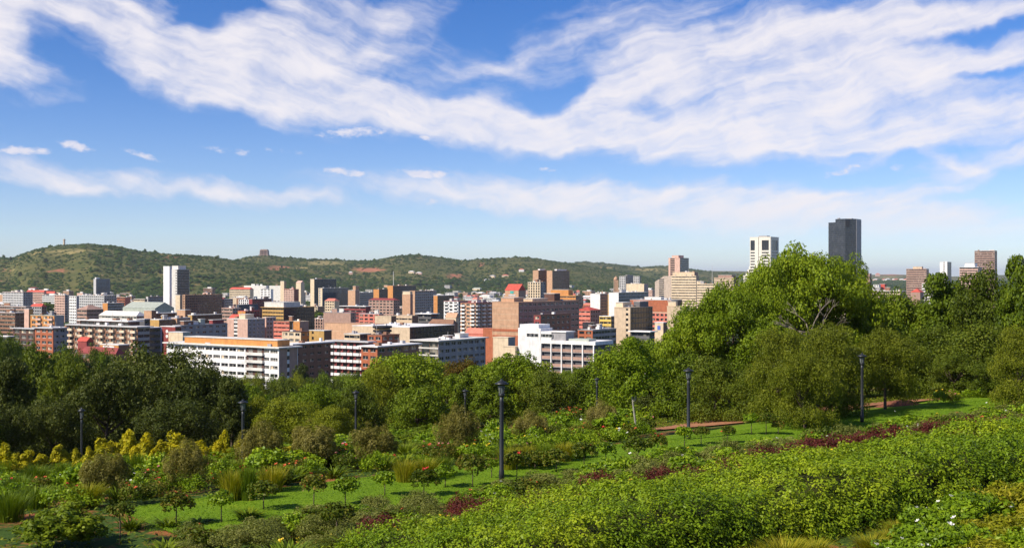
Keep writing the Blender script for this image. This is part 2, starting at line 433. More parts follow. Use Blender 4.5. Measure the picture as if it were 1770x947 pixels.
# slope and city plain, a fan from the viewpoint outwards
ks = np.linspace(-0.95, 0.95, 200)
ds = np.concatenate([np.arange(40, 900, 12.0), np.geomspace(900, 2560, 40)])
K, D = np.meshgrid(ks, ds); CX, CY = K * D, D
gv = -UY * CX + UX * CY
CZ = terr(CX, CY) - np.where(gv < 147, 0.6 + np.clip(147 - gv, 0, 20) * 0.1, 0.0)
link("ground", grid_mesh("ground", CX, CY, CZ, ground_mat("slope_ground", 'slope')), kind='structure')
ds = np.concatenate([np.arange(2560, 8000, 70.0), np.arange(8000, 14000, 300.0), np.geomspace(14000, 60000, 10)])
ks = (np.arange(-900, 2700, 6.0) - 885) / F
K, D = np.meshgrid(ks, ds); HX, HY = K * D, D
HZ = terr(HX, HY)
hills = link("hills", grid_mesh("hills", HX, HY, HZ, ground_mat("hill_bush", 'hill')), kind='structure')
ppx = 885 + F * HX / HY; ppy = HOR - (HZ - H) / HY * F
def patches(lst):
    a = np.zeros_like(ppx)
    for (cx, cy, rx, ry, dmin, dmax) in lst:
        a = np.maximum(a, np.clip(1.2 - 0.95 * np.sqrt(((ppx - cx) / rx) ** 2 + ((ppy - cy) / ry) ** 2), 0, 1) * ((HY > dmin) & (HY < dmax)))
    return a.ravel()
for nm, lst in (('dry', [(125, 435, 60, 5, 2600, 4300), (60, 438, 20, 4, 2600, 4300), (120, 446, 14, 2, 2600, 4300), (20, 466, 14, 3, 2600, 4300), (290, 441, 20, 4, 2600, 4300), (560, 455, 45, 5, 3600, 5600), (520, 463, 18, 4, 3600, 5600), (620, 457, 14, 3, 3600, 5600), (250, 473, 14, 2, 2600, 4300),
                         (800, 452, 20, 3, 3600, 5600), (1120, 466, 40, 4, 5000, 7700), (1050, 463, 30, 3, 5000, 7700), (1540, 480, 30, 3, 7000, 10500)]),
                ('soil', [(105, 469, 40, 3, 2600, 4300), (10, 467, 20, 3, 2600, 4300), (640, 467, 38, 5, 3600, 5600), (585, 470, 10, 3, 3600, 5600), (485, 462, 26, 3, 3600, 5600), (300, 444, 16, 2.5, 2600, 4300), (285, 447, 12, 2, 2600, 4300), (785, 477, 18, 5, 3600, 5600), (475, 465, 14, 2, 3600, 5600), (830, 458, 7, 6, 3600, 5600),
                          (1540, 475, 26, 2, 7000, 10600)])):
    at = hills.data.attributes.new(nm, 'FLOAT', 'POINT'); at.data.foreach_set('value', patches(lst).astype(np.float32))

# bushes covering the hills: nobody could count them
def hill_bushes():
    r = np.random.default_rng(5)
    n = 70000
    px = r.uniform(-60, 1830, n); d = 2500 + 5200 * r.random(n) ** 1.5
    x = (px - 885) / F * d
    z = terr(x, d)
    soil = vnoise(px / 9, d / 200, 77)
    keep = ((z > 3) | ((px < 620) & (d > 2550 + 150 * soil))) & (soil + r.uniform(-.35, .35, n) < 0.8)
    # leave the bare scars free
    py = HOR - (z - H) / d * F
    for (cx, cy, rx, ry) in [(105, 469, 34, 3), (640, 467, 34, 5), (125, 435, 50, 5), (560, 455, 36, 4), (485, 462, 22, 3), (785, 477, 15, 5)]:
        keep &= ~((((px - cx) / rx) ** 2 + ((py - cy) / ry) ** 2 < 1) & (r.random(n) < 0.85))
    x, d, z = x[keep], d[keep], z[keep]; n = len(x)
    s = r.uniform(2.2, 5.2, n) * (0.7 + 0.9 * vnoise(x / 300, d / 300, 8)) * np.where(z < 45, 1.25, 1.0) * np.where(r.random(n) < 0.03, 1.8, 1.0) * (0.8 + d / 9000)
    base = np.array([(0, 0, 1), (1, 0, .3), (.3, .95, .25), (-.8, .6, .3), (-.8, -.6, .25), (.3, -.95, .3)])
    tri = np.array([(0, 1, 2), (0, 2, 3), (0, 3, 4), (0, 4, 5), (0, 5, 1)])
    V = base[None] * s[:, None, None] * r.uniform(0.7, 1.3, (n, 6, 1)) * np.array([1, 1, .8])
    V += np.stack([x, d, z - 0.6], -1)[:, None]
    T = (tri[None] + 6 * np.arange(n)[:, None, None]).reshape(-1, 3)
    me = mesh_np("bush_cover", V.reshape(-1, 3), tris=T, mats=[leafmat("hill_leaf", (0.012, 0.026, 0.007), (0.026, 0.048, 0.01), (0.07, 0.095, 0.018), 0.0, 0.9, 0.002, 0.05)], lv=np.repeat(r.random(n), 5))
    link("bush_cover", me, kind='stuff')
hill_bushes()

# lawns, mown strips on the terraces
LAWN = ground_mat("mown_grass", 'lawn')
def lawn(name, u0, u1, vlo, vhi, lift):
    uu = np.arange(u0, u1, 1.0); vv = np.linspace(0, 1, 10)
    A, B = np.meshgrid(uu, vv)
    lo = np.interp(A, [p[0] for p in vlo], [p[1] for p in vlo]); hi = np.interp(A, [p[0] for p in vhi], [p[1] for p in vhi])
    edge = 0.22 * (fbm(A / 1.3, B * 0 + u0, 5, 3))
    Vv = lo + (hi - lo) * B + edge * np.where((B == 0) | (B == 1), 1, 0)
    X, Y = UX * A - UY * Vv, UY * A + UX * Vv
    return link(name, grid_mesh(name, X, Y, terr(X, Y) + lift, LAWN), kind='structure')
lawn("lawn", 17.5, 110, [(0, 39.6), (60, 39.6)], [(0, 46.8), (45, 47.4), (60, 50.5), (80, 51)], 0.05)
lawn("lawn", 22, 60, [(0, 62.5), (60, 62)], [(0, 67), (45, 69), (60, 70)], 0.06)
# bare red earth under the big trees
m, t, b = new_mat("red_earth")
gg = t.node('ShaderNodeNewGeometry', None, 0); n = t.noise(gg, 3.0, 5, 0.7)
t.l.new(t.ramp(n, [(0.3, (0.2, 0.075, 0.03)), (0.55, (0.4, 0.17, 0.07)), (0.8, (0.55, 0.26, 0.12))]), b.inputs['Base Color']); b.inputs['Roughness'].default_value = 0.95
def earth(px0, px1, py0, py1, lift):
    xa, ya, _ = hit((px0 + px1) / 2, (py0 + py1) / 2)
    u = UX * xa + UY * ya; v = -UY * xa + UX * ya
    xb, yb, _ = hit(px1, (py0 + py1) / 2); hw = math.hypot(xb - xa, yb - ya)
    xc, yc, _ = hit((px0 + px1) / 2, py0); hv = abs((-UY * xc + UX * yc) - v)
    R = np.linspace(0, 1, 6)[:, None]; TH = np.linspace(0, 2 * math.pi, 33)[None, :]
    rr = R * (1 + 0.2 * np.sin(TH * 3 + px0) + 0.1 * np.sin(TH * 5))
    X = xa + UX * rr * np.cos(TH) * hw * 0.9 - UY * rr * np.sin(TH) * hv; Y = ya + UY * rr * np.cos(TH) * hw * 0.9 + UX * rr * np.sin(TH) * hv
    link("earth_path", grid_mesh("earth_path", X, Y, terr(X, Y) + lift + 0.02 * (1 - R) + 0 * TH, m), kind='structure')
EARTH = m
earth(1130, 1350, 727, 737, 0.09); earth(1360, 1500, 702, 713, 0.12); earth(1525, 1598, 693, 700, 0.14); earth(1045, 1108, 746, 753, 0.1); earth(950, 1005, 744, 752, 0.13)

# ------------------------------------------------------------------ the city
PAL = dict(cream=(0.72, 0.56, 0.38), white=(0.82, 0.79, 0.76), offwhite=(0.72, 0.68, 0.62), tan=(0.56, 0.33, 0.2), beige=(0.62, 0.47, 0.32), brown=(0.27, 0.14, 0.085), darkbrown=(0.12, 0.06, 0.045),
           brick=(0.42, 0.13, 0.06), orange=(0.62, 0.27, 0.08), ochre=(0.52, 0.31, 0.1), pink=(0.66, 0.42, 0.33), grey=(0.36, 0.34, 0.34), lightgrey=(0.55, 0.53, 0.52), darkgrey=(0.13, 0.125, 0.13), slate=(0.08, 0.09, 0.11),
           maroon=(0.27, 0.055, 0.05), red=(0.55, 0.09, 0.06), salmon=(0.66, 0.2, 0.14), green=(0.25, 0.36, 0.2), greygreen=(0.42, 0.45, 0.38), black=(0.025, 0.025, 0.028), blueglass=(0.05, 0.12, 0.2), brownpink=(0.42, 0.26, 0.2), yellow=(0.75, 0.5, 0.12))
def pm(c, **k): return paint("wall_" + c, PAL[c], **k)
G_DARK = glassmat("window_glass", (0.02, 0.025, 0.03), (0.3, 0.27, 0.22), 0.3)
G_LIGHT = glassmat("curtained_glass", (0.03, 0.03, 0.035), (0.42, 0.38, 0.32), 0.7, cell=(1.1, 1.1, 1.6))
G_BLUE = glassmat("blue_glass", (0.02, 0.05, 0.09), (0.05, 0.12, 0.19), 0.5)
G_BLACK = glassmat("black_glass", (0.012, 0.012, 0.014), (0.03, 0.03, 0.032), 0.5, rough=0.2)
G_BROWN = glassmat("brown_glass", (0.03, 0.018, 0.014), (0.1, 0.05, 0.04), 0.4)
GLS = dict(dark=G_DARK, blue=G_BLUE, black=G_BLACK, brown=G_BROWN)
ALPHA = math.radians(34)            # the street grid is turned 34 degrees to the view
SA, CA = math.sin(ALPHA), math.cos(ALPHA)
BR = random.Random(11)
OCC = []                            # boxes taken by buildings, in (px0, px1, distance) for spacing

WMESH = {}
def window_mesh(w, h, kind, fr):
    key = (round(w, 1), round(h, 1), kind, fr)
    if key in WMESH: return WMESH[key]
    b = MB(); f = pm(fr); g = GLS['dark']
    if kind != 'two': g = G_LIGHT
    b.box(-w / 2, w / 2, -0.02, 0.06, -h / 2, h / 2, g)
    b.box(-w / 2, w / 2, -0.1, -0.021, h / 2 - 0.08, h / 2, f); b.box(-w / 2, w / 2, -0.1, -0.021, -h / 2, -h / 2 + 0.1, f)
    k = 3 if kind == 'three' else 2
    for i in range(k + 1):
        x = -w / 2 + w * i / k
        b.box(max(x - 0.05, -w / 2), min(x + 0.05, w / 2), -0.1, -0.021, -h / 2 + 0.1, h / 2 - 0.08, f)
    if kind == 'curtain': b.box(-w / 2 + 0.12, -w / 2 + 0.12 + w * 0.3, -0.045, -0.021, -h / 2 + 0.12, h / 2 - 0.1, pm('cream'))
    WMESH[key] = b.mesh("window"); return WMESH[key]
BMESH = {}
def balcony_mesh(w, h, dep, cols):
    key = (round(w, 1), round(h, 1), cols)
    if key in BMESH: return BMESH[key]
    b = MB(); c = pm(cols)
    b.box(-w / 2, w / 2, -dep, 0, -0.18, 0, pm('lightgrey')); b.box(-w / 2, w / 2, -dep, -dep + 0.14, 0.001, h, c)
    b.box(-w / 2, -w / 2 + 0.14, -dep + 0.14, 0, 0.001, h, c); b.box(w / 2 - 0.14, w / 2, -dep + 0.14, 0, 0.001, h, c)
    BMESH[key] = b.mesh("balcony"); return BMESH[key]

class Facade:
    """one face of a block; (s, o, z) are along, outward, up. 'L' is the plane x=0, 'R' the plane y=0"""
    def __init__(s, side, W, b, root): s.side, s.W, s.b, s.root = side, W, b, root
    def box(s, bk, s0, s1, o0, o1, z0, z1, m):
        if s.side == 'L': s.b[bk].box(-o1, -o0, s0, s1, z0, z1, m)
        else: s.b[bk].box(s0, s1, -o1, -o0, z0, z1, m)
    def put(s, name, me, sc, z, o=0.0):
        if s.side == 'L': link(name, me, s.root, (-o, sc, z), (0, 0, -math.pi / 2))
        else: link(name, me, s.root, (sc, -o, z))
def lay_facade(fc, H0, H1, st, wall, fh, near, opt):
    W = fc.W; T = 0.34
    t0 = -T if fc.side == 'L' else 0.0
    wm = pm(wall); n = max(1, round((H1 - H0) / fh)); fh = (H1 - H0) / n
    bw = opt.get('bw', 3.6); nb = max(1, round(W / bw)); bw = W / nb
    band = pm(opt.get('band', wall)); fr = opt.get('frame', 'offwhite')
    if st == 'blank':
        fc.box('wall', t0, W, 0, T, H0, H1, wm)
        if opt.get('joints'):
            for i in range(1, n): fc.box('wall', 0, W, T, T + 0.05, H0 + fh * i - 0.09, H0 + fh * i + 0.09, pm(opt['joints']))
        return
    if st == 'glass':
        for i in range(n + 1): fc.box('wall', t0, W, 0, 0.16, H0 + fh * i - 0.22 * (i > 0), H0 + fh * i + 0.22 * (i < n), band)
        for i in range(nb + 1): fc.box('wall', max(t0, i * bw - 0.08), min(W, i * bw + 0.08), 0.161, 0.26, H0, H1, wm)
        return
    sp = {'ribbon': 0.52, 'grid': 0.5, 'punch': 0.56, 'vert': 0.3, 'deck': 0.42, 'balc': 0.42, 'column': 0.5, 'fins': 0.16}[st]
    sp = opt.get('sp', sp)
    if st == 'column':       # one column of small openings in an otherwise blank wall
        f0, f1 = opt.get('at', (0.4, 0.6)); a0, a1 = W * f0, W * f1
        fc.box('wall', t0, a0, 0, T, H0, H1, wm); fc.box('wall', a1, W, 0, T, H0, H1, wm)
        for i in range(n):
            z = H0 + i * fh
            fc.box('wall', a0, a1, 0, T * 0.8, z, z + fh * sp, band)
        fc.box('wall', a0, a1, 0, T * 0.8, H1 - 0.5, H1 + 0.0, band)
        return
    for i in range(n):
        z = H0 + i * fh
        fc.box('wall', t0, W, 0, T, z, z + fh * sp * 0.62, band if st in ('ribbon', 'deck') else wm)
        fc.box('wall', t0, W, 0, T, z + fh * (1 - sp * 0.38), z + fh, band if st in ('ribbon', 'deck') else wm)
        if st == 'ribbon':
            for k in range(nb + 1):
                fc.box('wall', max(t0, k * bw - 0.07), min(W, k * bw + 0.07), 0, T * 0.5, z + fh * sp * 0.62, z + fh * (1 - sp * 0.38), wm)
    z0f, z1f = sp * 0.62, 1 - sp * 0.38
    if st in ('grid', 'punch', 'vert', 'balc', 'fins', 'deck'):
        pf = {'grid': 0.3, 'punch': 0.5, 'vert': 0.4, 'balc': 0.34, 'fins': 0.3, 'deck': 0.08}[st]; pf = opt.get('pf', pf)
        pw = bw * pf
        for k in range(nb + 1):
            a, c = k * bw - pw / 2, k * bw + pw / 2
            proud = T + (0.3 if st in ('vert', 'fins', 'deck') else 0.004)
            if st in ('vert', 'fins', 'deck'): fc.box('wall', max(t0, a), min(W, c), 0.001, proud, H0, H1, pm(opt.get('pier', wall)))
            else:
                for i in range(n): fc.box('wall', max(t0, a), min(W, c), 0, T, H0 + fh * (i + z0f), H0 + fh * (i + z1f), wm)
        if near and st in ('grid', 'punch', 'balc'):
            w, h = bw - pw, fh * (z1f - z0f)
            kinds = ['two', 'three', 'curtain', 'two']
            for i in range(n):
                if H0 + fh * (i + 1) < opt.get('zmin', 0): continue
                for k in range(nb):
                    if st == 'balc' and (k % opt.get('every', 2)) == 0: continue
                    fc.put("window", window_mesh(w, h, BR.choice(kinds), fr), (k + 0.5) * bw, H0 + fh * (i + (z0f + z1f) / 2), 0.05)
    if st == 'balc':
        ev = opt.get('every', 2)
        for i in range(n):
            if H0 + fh * (i + 1) < opt.get('zmin', 0): continue
            for k in range(0, nb, ev):
                z = H0 + fh * i
                me = balcony_mesh(bw * 0.86, fh * 0.36, 1.3, opt.get('bal', 'cream'))
                if near: fc.put("balcony", me, (k + 0.5) * bw, z + fh * 0.1, T)
                else: fc.box('wall', (k + 0.07) * bw, (k + 0.93) * bw, T, T + 1.1, z + fh * 0.05, z + fh * 0.45, pm(opt.get('bal', 'cream')))
    if st == 'roundbalc': pass

def hip_roof(b, x0, x1, y0, y1, z, h, m, over=0.6, ridge=0.5, gable=False):
    x0 -= over; x1 += over; y0 -= over; y1 += over
    w, l = x1 - x0, y1 - y0
    if w < l:
        r = 0.0 if gable else w * 0.5 * ridge * 2 * 0.5
        e = [((x0 + x1) / 2, y0 + r, z + h), ((x0 + x1) / 2, y1 - r, z + h)]
        fs = [(0, 1, 2, 3), (0, 4, 1), (1, 4, 5, 2), (2, 5, 3), (3, 5, 4, 0)]
    else:
        r = 0.0 if gable else l * 0.5
        e = [(x0 + r, (y0 + y1) / 2, z + h), (x1 - r, (y0 + y1) / 2, z + h)]
        fs = [(0, 1, 2, 3), (0, 1, 5, 4), (1, 2, 5), (2, 3, 4, 5), (3, 0, 4)]
    fs = [tuple(reversed(f)) if i == 0 else f for i, f in enumerate(fs)]
    b.add([(x0, y0, z), (x1, y0, z), (x1, y1, z), (x0, y1, z)] + e, fs, m)

DIM = {}
def B(label, xl, xc, xr, top, yb, wall='cream', sL='grid', sR='grid', d=None, name=None, cat='building', roof='flat', roofc='lightgrey', rh=2.5, fh=3.3, glass='dark', near=False,
      plant=None, optL=None, optR=None, minW=10.0, group=None, wallR=None, sink=0.0, solid=False, direct=True, botpx=None):
    """a block whose near corner stands in column xc; lit face xl..xc, shaded face xc..xr, top edge in row top"""
    if wallR in ('darkbrown', 'darkgrey', 'slate', 'brown') and sR != 'glass': wallR = {'darkbrown': 'brown', 'darkgrey': 'grey', 'slate': 'grey', 'brown': 'brownpink'}[wallR]  # most dark side walls have shade put into the colour; here swapped lighter
    if d is None: d = 122400.0 / (yb - HOR) * 0.95
    kc, kl, kr = (xc - 885) / F, (xl - 885) / F, (xr - 885) / F
    Cx = kc * d
    WL = (Cx - kl * d) / (CA + kl * SA) if xl < xc else minW
    WR = (kr * d - Cx) / (SA - kr * CA) if xr > xc else minW
    WL, WR = max(WL, 3.0), min(max(WR, 3.0), 90)
    zt = H + (HOR - top) / F * d
    g = tz(Cx, d) - 1.0
    Hh = zt - g
    root = link(name or ('tower' if Hh > 60 else ('house' if roof in ('hip', 'gable') and Hh < 22 else ('apartment_block' if 'flats' in label else 'office_block'))), None, loc=(Cx, d, g), rot=(0, 0, math.pi / 2 - ALPHA))
    reg(root, label, (xl + max(xr, xc)) / 2, (top + yb) / 2, cat, group, direct)
    b = dict(wall=MB(), glazing=MB(), roof=MB(), rooftop=MB())
    oL, oR = dict(optL or {}), dict(optR or {})
    for o in (oL, oR):
        if 'zmin' not in o: o['zmin'] = Hh - (yb + 18 - top) / F * d
    if solid: b['wall'].box(-0.34, WR, -0.34, WL, 0, Hh, pm(wall))
    else:
        b['glazing'].box(0, WR, 0, WL, 0.1, Hh - 0.15, GLS[glass])
        lay_facade(Facade('L', WL, b, root), 0, Hh, sL, wall, fh, near, oL)
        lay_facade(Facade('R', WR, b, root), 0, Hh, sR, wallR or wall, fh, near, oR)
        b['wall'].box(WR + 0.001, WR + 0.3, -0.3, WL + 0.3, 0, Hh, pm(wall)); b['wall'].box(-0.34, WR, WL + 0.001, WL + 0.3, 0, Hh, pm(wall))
    if roof == 'flat':
        rm = pm(roofc)
        b['roof'].box(-0.5, WR + 0.5, -0.5, WL + 0.5, Hh + 0.002, Hh + 0.35, rm)
    elif roof == 'slab':
        b['roof'].box(-1.6, WR + 1.6, -1.6, WL + 1.6, Hh + 0.002, Hh + 0.5, pm(roofc))
    elif roof == 'parapet':
        rm = pm(roofc)
        b['roof'].box(-0.34, WR + 0.3, -0.34, WL + 0.3, Hh - 0.1, Hh + 0.05, pm('grey'))
        for q in ((-0.4, WR + 0.4, -0.4, -0.1), (-0.4, WR + 0.4, WL + 0.1, WL + 0.4), (-0.4, -0.1, -0.1, WL + 0.1), (WR + 0.1, WR + 0.4, -0.1, WL + 0.1)):
            b['roof'].box(*q, Hh + 0.051, Hh + 1.0, pm(wall))
    elif roof in ('hip', 'gable'):
        hip_roof(b['roof'], 0, WR, 0, WL, Hh + 0.01, rh, pm(roofc), gable=(roof == 'gable'))
    if plant is None and roof in ('flat', 'parapet', 'slab') and WL * WR > 120:
        plant = []
        for _ in range(BR.randint(1, 3)):
            fx, fy = BR.uniform(0.1, 0.75), BR.uniform(0.1, 0.75)
            plant.append((fx, fx + BR.uniform(0.08, 0.25), fy, fy + BR.uniform(0.06, 0.2), BR.uniform(1.5, 3.5), BR.choice([wall, 'offwhite', 'grey', 'brown'])))
    for (x0, x1, y0, y1, h, c) in plant or []:
        pb = MB(); pb.box(x0 * WR, x1 * WR, y0 * WL, y1 * WL, Hh + 0.352, Hh + 0.35 + h, pm(c))
        pb.box(x0 * WR - 0.3, x1 * WR + 0.3, y0 * WL - 0.3, y1 * WL + 0.3, Hh + 0.353 + h, Hh + 0.6 + h, pm('offwhite')); pb.obj("plant_room", root)
    if roof in ('flat', 'slab', 'parapet') and WL * WR > 90 and d < 2300:
        for _ in range(min(9, 2 + int(WL * WR / 160))):
            fx, fy, s_ = BR.uniform(0.06, 0.92) * WR, BR.uniform(0.06, 0.92) * WL, BR.uniform(0.5, 1.3)
            b['rooftop'].box(fx - s_, fx + s_, fy - s_ * BR.uniform(.6, 1.6), fy + s_, Hh + 0.36, Hh + 0.36 + BR.uniform(0.5, 1.7), pm(BR.choice(['white', 'grey', 'offwhite', 'brown', 'lightgrey'])))
        if BR.random() < 0.5: fx, fy = BR.uniform(.2, .8) * WR, BR.uniform(.2, .8) * WL; b['rooftop'].box(fx, fx + .14, fy, fy + .14, Hh + .36, Hh + BR.uniform(3, 6), pm('grey'))
    b['wall'].obj("wall", root)
    b['glazing'].obj("glazing", root)
    b['roof'].obj("roof", root); b['rooftop'].obj("roof_clutter", root, kind='stuff')
    OCC.append((xl, max(xr, xc), top, yb, d))
    DIM[label] = (root, WL, WR, Hh, d, g)
    return root, WL, WR, Hh, d, b

# --- near row, left to right (distance from the height of a storey in the photograph)
B("dark low block with bright white roof at the left edge above the trees", -30, 14, 24, 582, 640, 'darkgrey', 'ribbon', 'ribbon', d=620, roofc='white', near=False)
r = B("brick and white framed block with dark recess and slanting grey roof", 62, 92, 123, 568, 610, 'brick', 'grid', 'grid', d=655, roofc='lightgrey', near=True, roof='slab', wallR='darkgrey', optL=dict(bw=5.2, frame='white', band='white'), plant=[])
r = B("dark brown recessed wing with white-framed windows beside the brick block", 24, 60, 62, 569, 610, 'darkbrown', 'grid', 'blank', d=700, roofc='lightgrey', near=True, roof='slab', plant=[], optL=dict(bw=6, frame='offwhite', sp=0.4))
B("orange balcony block with green roof and dark end wall", 54, 94, 110, 546, 570, 'orange', 'balc', 'blank', d=820, wallR='darkgrey', near=True, optL=dict(bw=6.0, bal='pink'), roofc='greygreen', roof='flat')
B("narrow pink and ochre stair tower beside the orange balcony block", 43, 50, 56, 534, 562, 'pink', 'blank', 'blank', d=850, wallR='ochre', name='tower', plant=[])
r = B("long brown flat block with rows of cream balconies and white roof", 120, 238, 258, 566, 612, 'brown', 'balc', 'ribbon', d=600, near=True, roofc='lightgrey', wallR='darkgrey', optL=dict(bw=4.3, bal='cream'), roof='slab', plant=[], fh=3.1)
r = B("set-back dark top storey with white roof above the long balcony block", 140, 222, 240, 556, 566, 'darkbrown', 'ribbon', 'blank', d=612, roofc='white', roof='slab', plant=[])
B("dark block with grey bands behind the long balcony block", 238, 250, 258, 552, 600, 'darkgrey', 'blank', 'ribbon', d=640, plant=[])
B("small maroon-walled house with red roof under the long balcony block", 136, 150, 158, 590, 604, 'maroon', 'blank', 'grid', d=560, roof='gable', roofc='red', rh=2.0, name='house')
B("orange-walled flat building with white billboard panel above the trees", 175, 205, 222, 597, 610, 'orange', 'blank', 'blank', d=520, wallR='darkbrown', roofc='offwhite')
B("low house with wide maroon pitched roof above the trees", 140, 200, 214, 613, 622, 'brown', 'ribbon', 'ribbon', d=470, roof='hip', roofc='maroon', rh=2.6, name='house')
B("small red-roofed house half hidden in trees", 92, 102, 108, 619, 626, 'brown', 'ribbon', 'blank', d=420, roof='hip', roofc='salmon', rh=1.8, name='house')
# dark long block, cream box and its neighbours
B("dark maroon end block with two round white openings", 279, 303, 312, 565, 596, 'maroon', 'blank', 'ribbon', d=640, roofc='white', plant=[])
B("black shaded block with strip windows beside the maroon end block", 240, 258, 279, 567, 600, 'darkgrey', 'ribbon', 'ribbon', d=655, roofc='white')
B("bright cream windowless box on the lower storeys of the city edge", 293, 316, 327, 575, 598, 'cream', 'blank', 'blank', d=560, wallR='greygreen', plant=[])
B("long grey slab with small dark windows and cluttered roof", 300, 312, 392, 563, 594, 'grey', 'punch', 'punch', d=700, near=True, optR=dict(bw=5.0), roofc='grey', plant=[(0.1, 0.3, 0.2, 0.7, 2.2, 'brown'), (0.45, 0.55, 0.2, 0.5, 3.0, 'greygreen'), (0.7, 0.95, 0.1, 0.6, 2.2, 'maroon'), (0.3, 0.42, 0.3, 0.6, 1.6, 'white')])
B("pink and cream flats with column of white windows", 393, 428, 457, 552, 592, 'pink', 'column', 'punch', d=880, near=True, wallR='grey', roofc='offwhite', optL=dict(at=(0.48, 0.66), band='white'), optR=dict(bw=4.2), fh=3.0, plant=[(0.1, 0.6, 0.2, 0.5, 3.2, 'cream')])
B("grey flats with a tall pale fin at their corner", 457, 460, 476, 549, 592, 'pink', 'blank', 'punch', d=905, near=False, wallR='grey', roofc='offwhite')
B("salmon orange office block with recessed dark strips", 474, 500, 506, 556, 586, 'salmon', 'ribbon', 'ribbon', d=860, wallR='darkbrown', roofc='brown', optL=dict(sp=0.66))
# white flats
r = B("white slab of flats with orange rooftop above the dark trees", 290, 482, 513, 602, 655, 'white', 'grid', 'column', d=470, near=True, wallR='brown', roofc='offwhite', roof='slab', fh=3.05,
      optL=dict(bw=4.6, pf=0.16, sp=0.55, frame='white'), optR=dict(at=(0.42, 0.56), band='white', frame='white'), plant=[(0.12, 0.8, 0.03, 0.86, 2.6, 'orange')])
fcw = Facade('L', r[1], dict(bay=MB()), r[0]); bb = MB(); s0_, s1_ = r[1] * 0.12, r[1] * 0.27
bb.box(-0.36, -0.345, s0_, s1_, 0, r[3], pm('darkbrown')); bb.obj("dark_panel", r[0])  # dark panel proud of the wall, painting in the shade of a recessed bay
for i_ in range(int(r[3] / 3.05)):
    link("balcony", balcony_mesh(s1_ - s0_, 1.0, 1.0, 'offwhite'), r[0], (-0.37, (s0_ + s1_) / 2, r[3] - 3.05 * (i_ + 1)), (0, 0, -math.pi / 2))
    for q_ in (0.25, 0.75): link("window", window_mesh(2.4, 1.6, 'three', 'offwhite'), r[0], (-0.37, s0_ + (s1_ - s0_) * q_, r[3] - 3.05 * i_ - 1.3), (0, 0, -math.pi / 2))
# red and white flats: a shaded wing in front and a lit wing behind
r = B("dark maroon wing of flats with faint windows beside the white slab", 494, 506, 570, 596, 650, 'maroon', 'blank', 'punch', d=505, near=True, roofc='white', roof='slab', optR=dict(bw=4.4, frame='pink'), plant=[], fh=3.0, wallR='darkbrown')
r = B("red-framed flats with white balconies in five stacked rows", 570, 636, 640, 592, 645, 'maroon', 'balc', 'punch', d=548, near=True, roofc='lightgrey', roof='slab', optL=dict(bw=3.9, bal='white', every=1), plant=[], fh=3.2)
r = B("low wing with long white roof and dark windows above the bright tree", 626, 652, 722, 600, 622, 'brick', 'grid', 'grid', d=530, near=True, roofc='white', roof='slab', optR=dict(bw=5.5), plant=[], wallR='darkbrown', minW=14)
r = B("red brick stair tower with dark stacked discs behind it", 637, 660, 689, 580, 600, 'brick', 'grid', 'grid', d=560, near=True, roofc='brown', optL=dict(bw=5), plant=[], name='tower')
B("brown office block with white strips and long dark side", 715, 757, 838, 590, 622, 'brown', 'ribbon', 'grid', d=585, near=True, roofc='offwhite', roof='slab', wallR='darkgrey', optL=dict(band='offwhite', sp=0.2, bw=5), optR=dict(bw=5.2), minW=14, fh=3.4)
B("pale cream block with grey shaded side left of the white car park", 854, 878, 889, 584, 620, 'cream', 'blank', 'blank', d=560, wallR='grey', roofc='cream', plant=[])
B("low cream annex with dark garage opening beside the white car park", 872, 890, 897, 600, 622, 'cream', 'blank', 'blank', d=520, roofc='cream', plant=[])
# brown shed and its neighbours
B("huge windowless brown hall with sloping upper wall", 562, 650, 668, 560, 590, 'tan', 'blank', 'blank', d=800, roofc='tan', fh=6, roof='gable', rh=0.01, optL=dict(joints='beige'), name='hall')
B("beige blank wall block with long black glass side", 610, 708, 785, 566, 596, 'beige', 'blank', 'glass', d=760, roofc='white', glass='black', wallR='darkgrey', optR=dict(band='black'), plant=[], roof='flat', name='hall')
B("ochre building with round corner and dark entrance", 536, 560, 572, 572, 596, 'ochre', 'column', 'blank', d=640, wallR='darkbrown', roofc='offwhite', optL=dict(at=(0.7, 0.85)))
B("pale yellow flats with white window columns", 489, 520, 536, 574, 596, 'cream', 'grid', 'punch', d=650, near=True, roofc='darkbrown', wallR='orange', optL=dict(bw=4))
B("flat orange building behind the pale yellow flats", 490, 518, 533, 556, 570, 'orange', 'blank', 'blank', d=900, wallR='brown', roofc='cream', near=False)
B("small white-roofed cream block on the shed side", 596, 622, 640, 578, 592, 'cream', 'ribbon', 'ribbon', d=680, wallR='darkbrown', roofc='offwhite')
B("ochre terraced office with dark glass side and white penthouse", 454, 490, 543, 532, 560, 'ochre', 'ribbon', 'glass', d=1150, roofc='ochre', roof='slab', wallR='black', glass='black', optL=dict(band='ochre', sp=0.6), optR=dict(band='black'), plant=[(0.02, 0.55, 0.02, 0.95, 5.0, 'offwhite')], name='office_block')
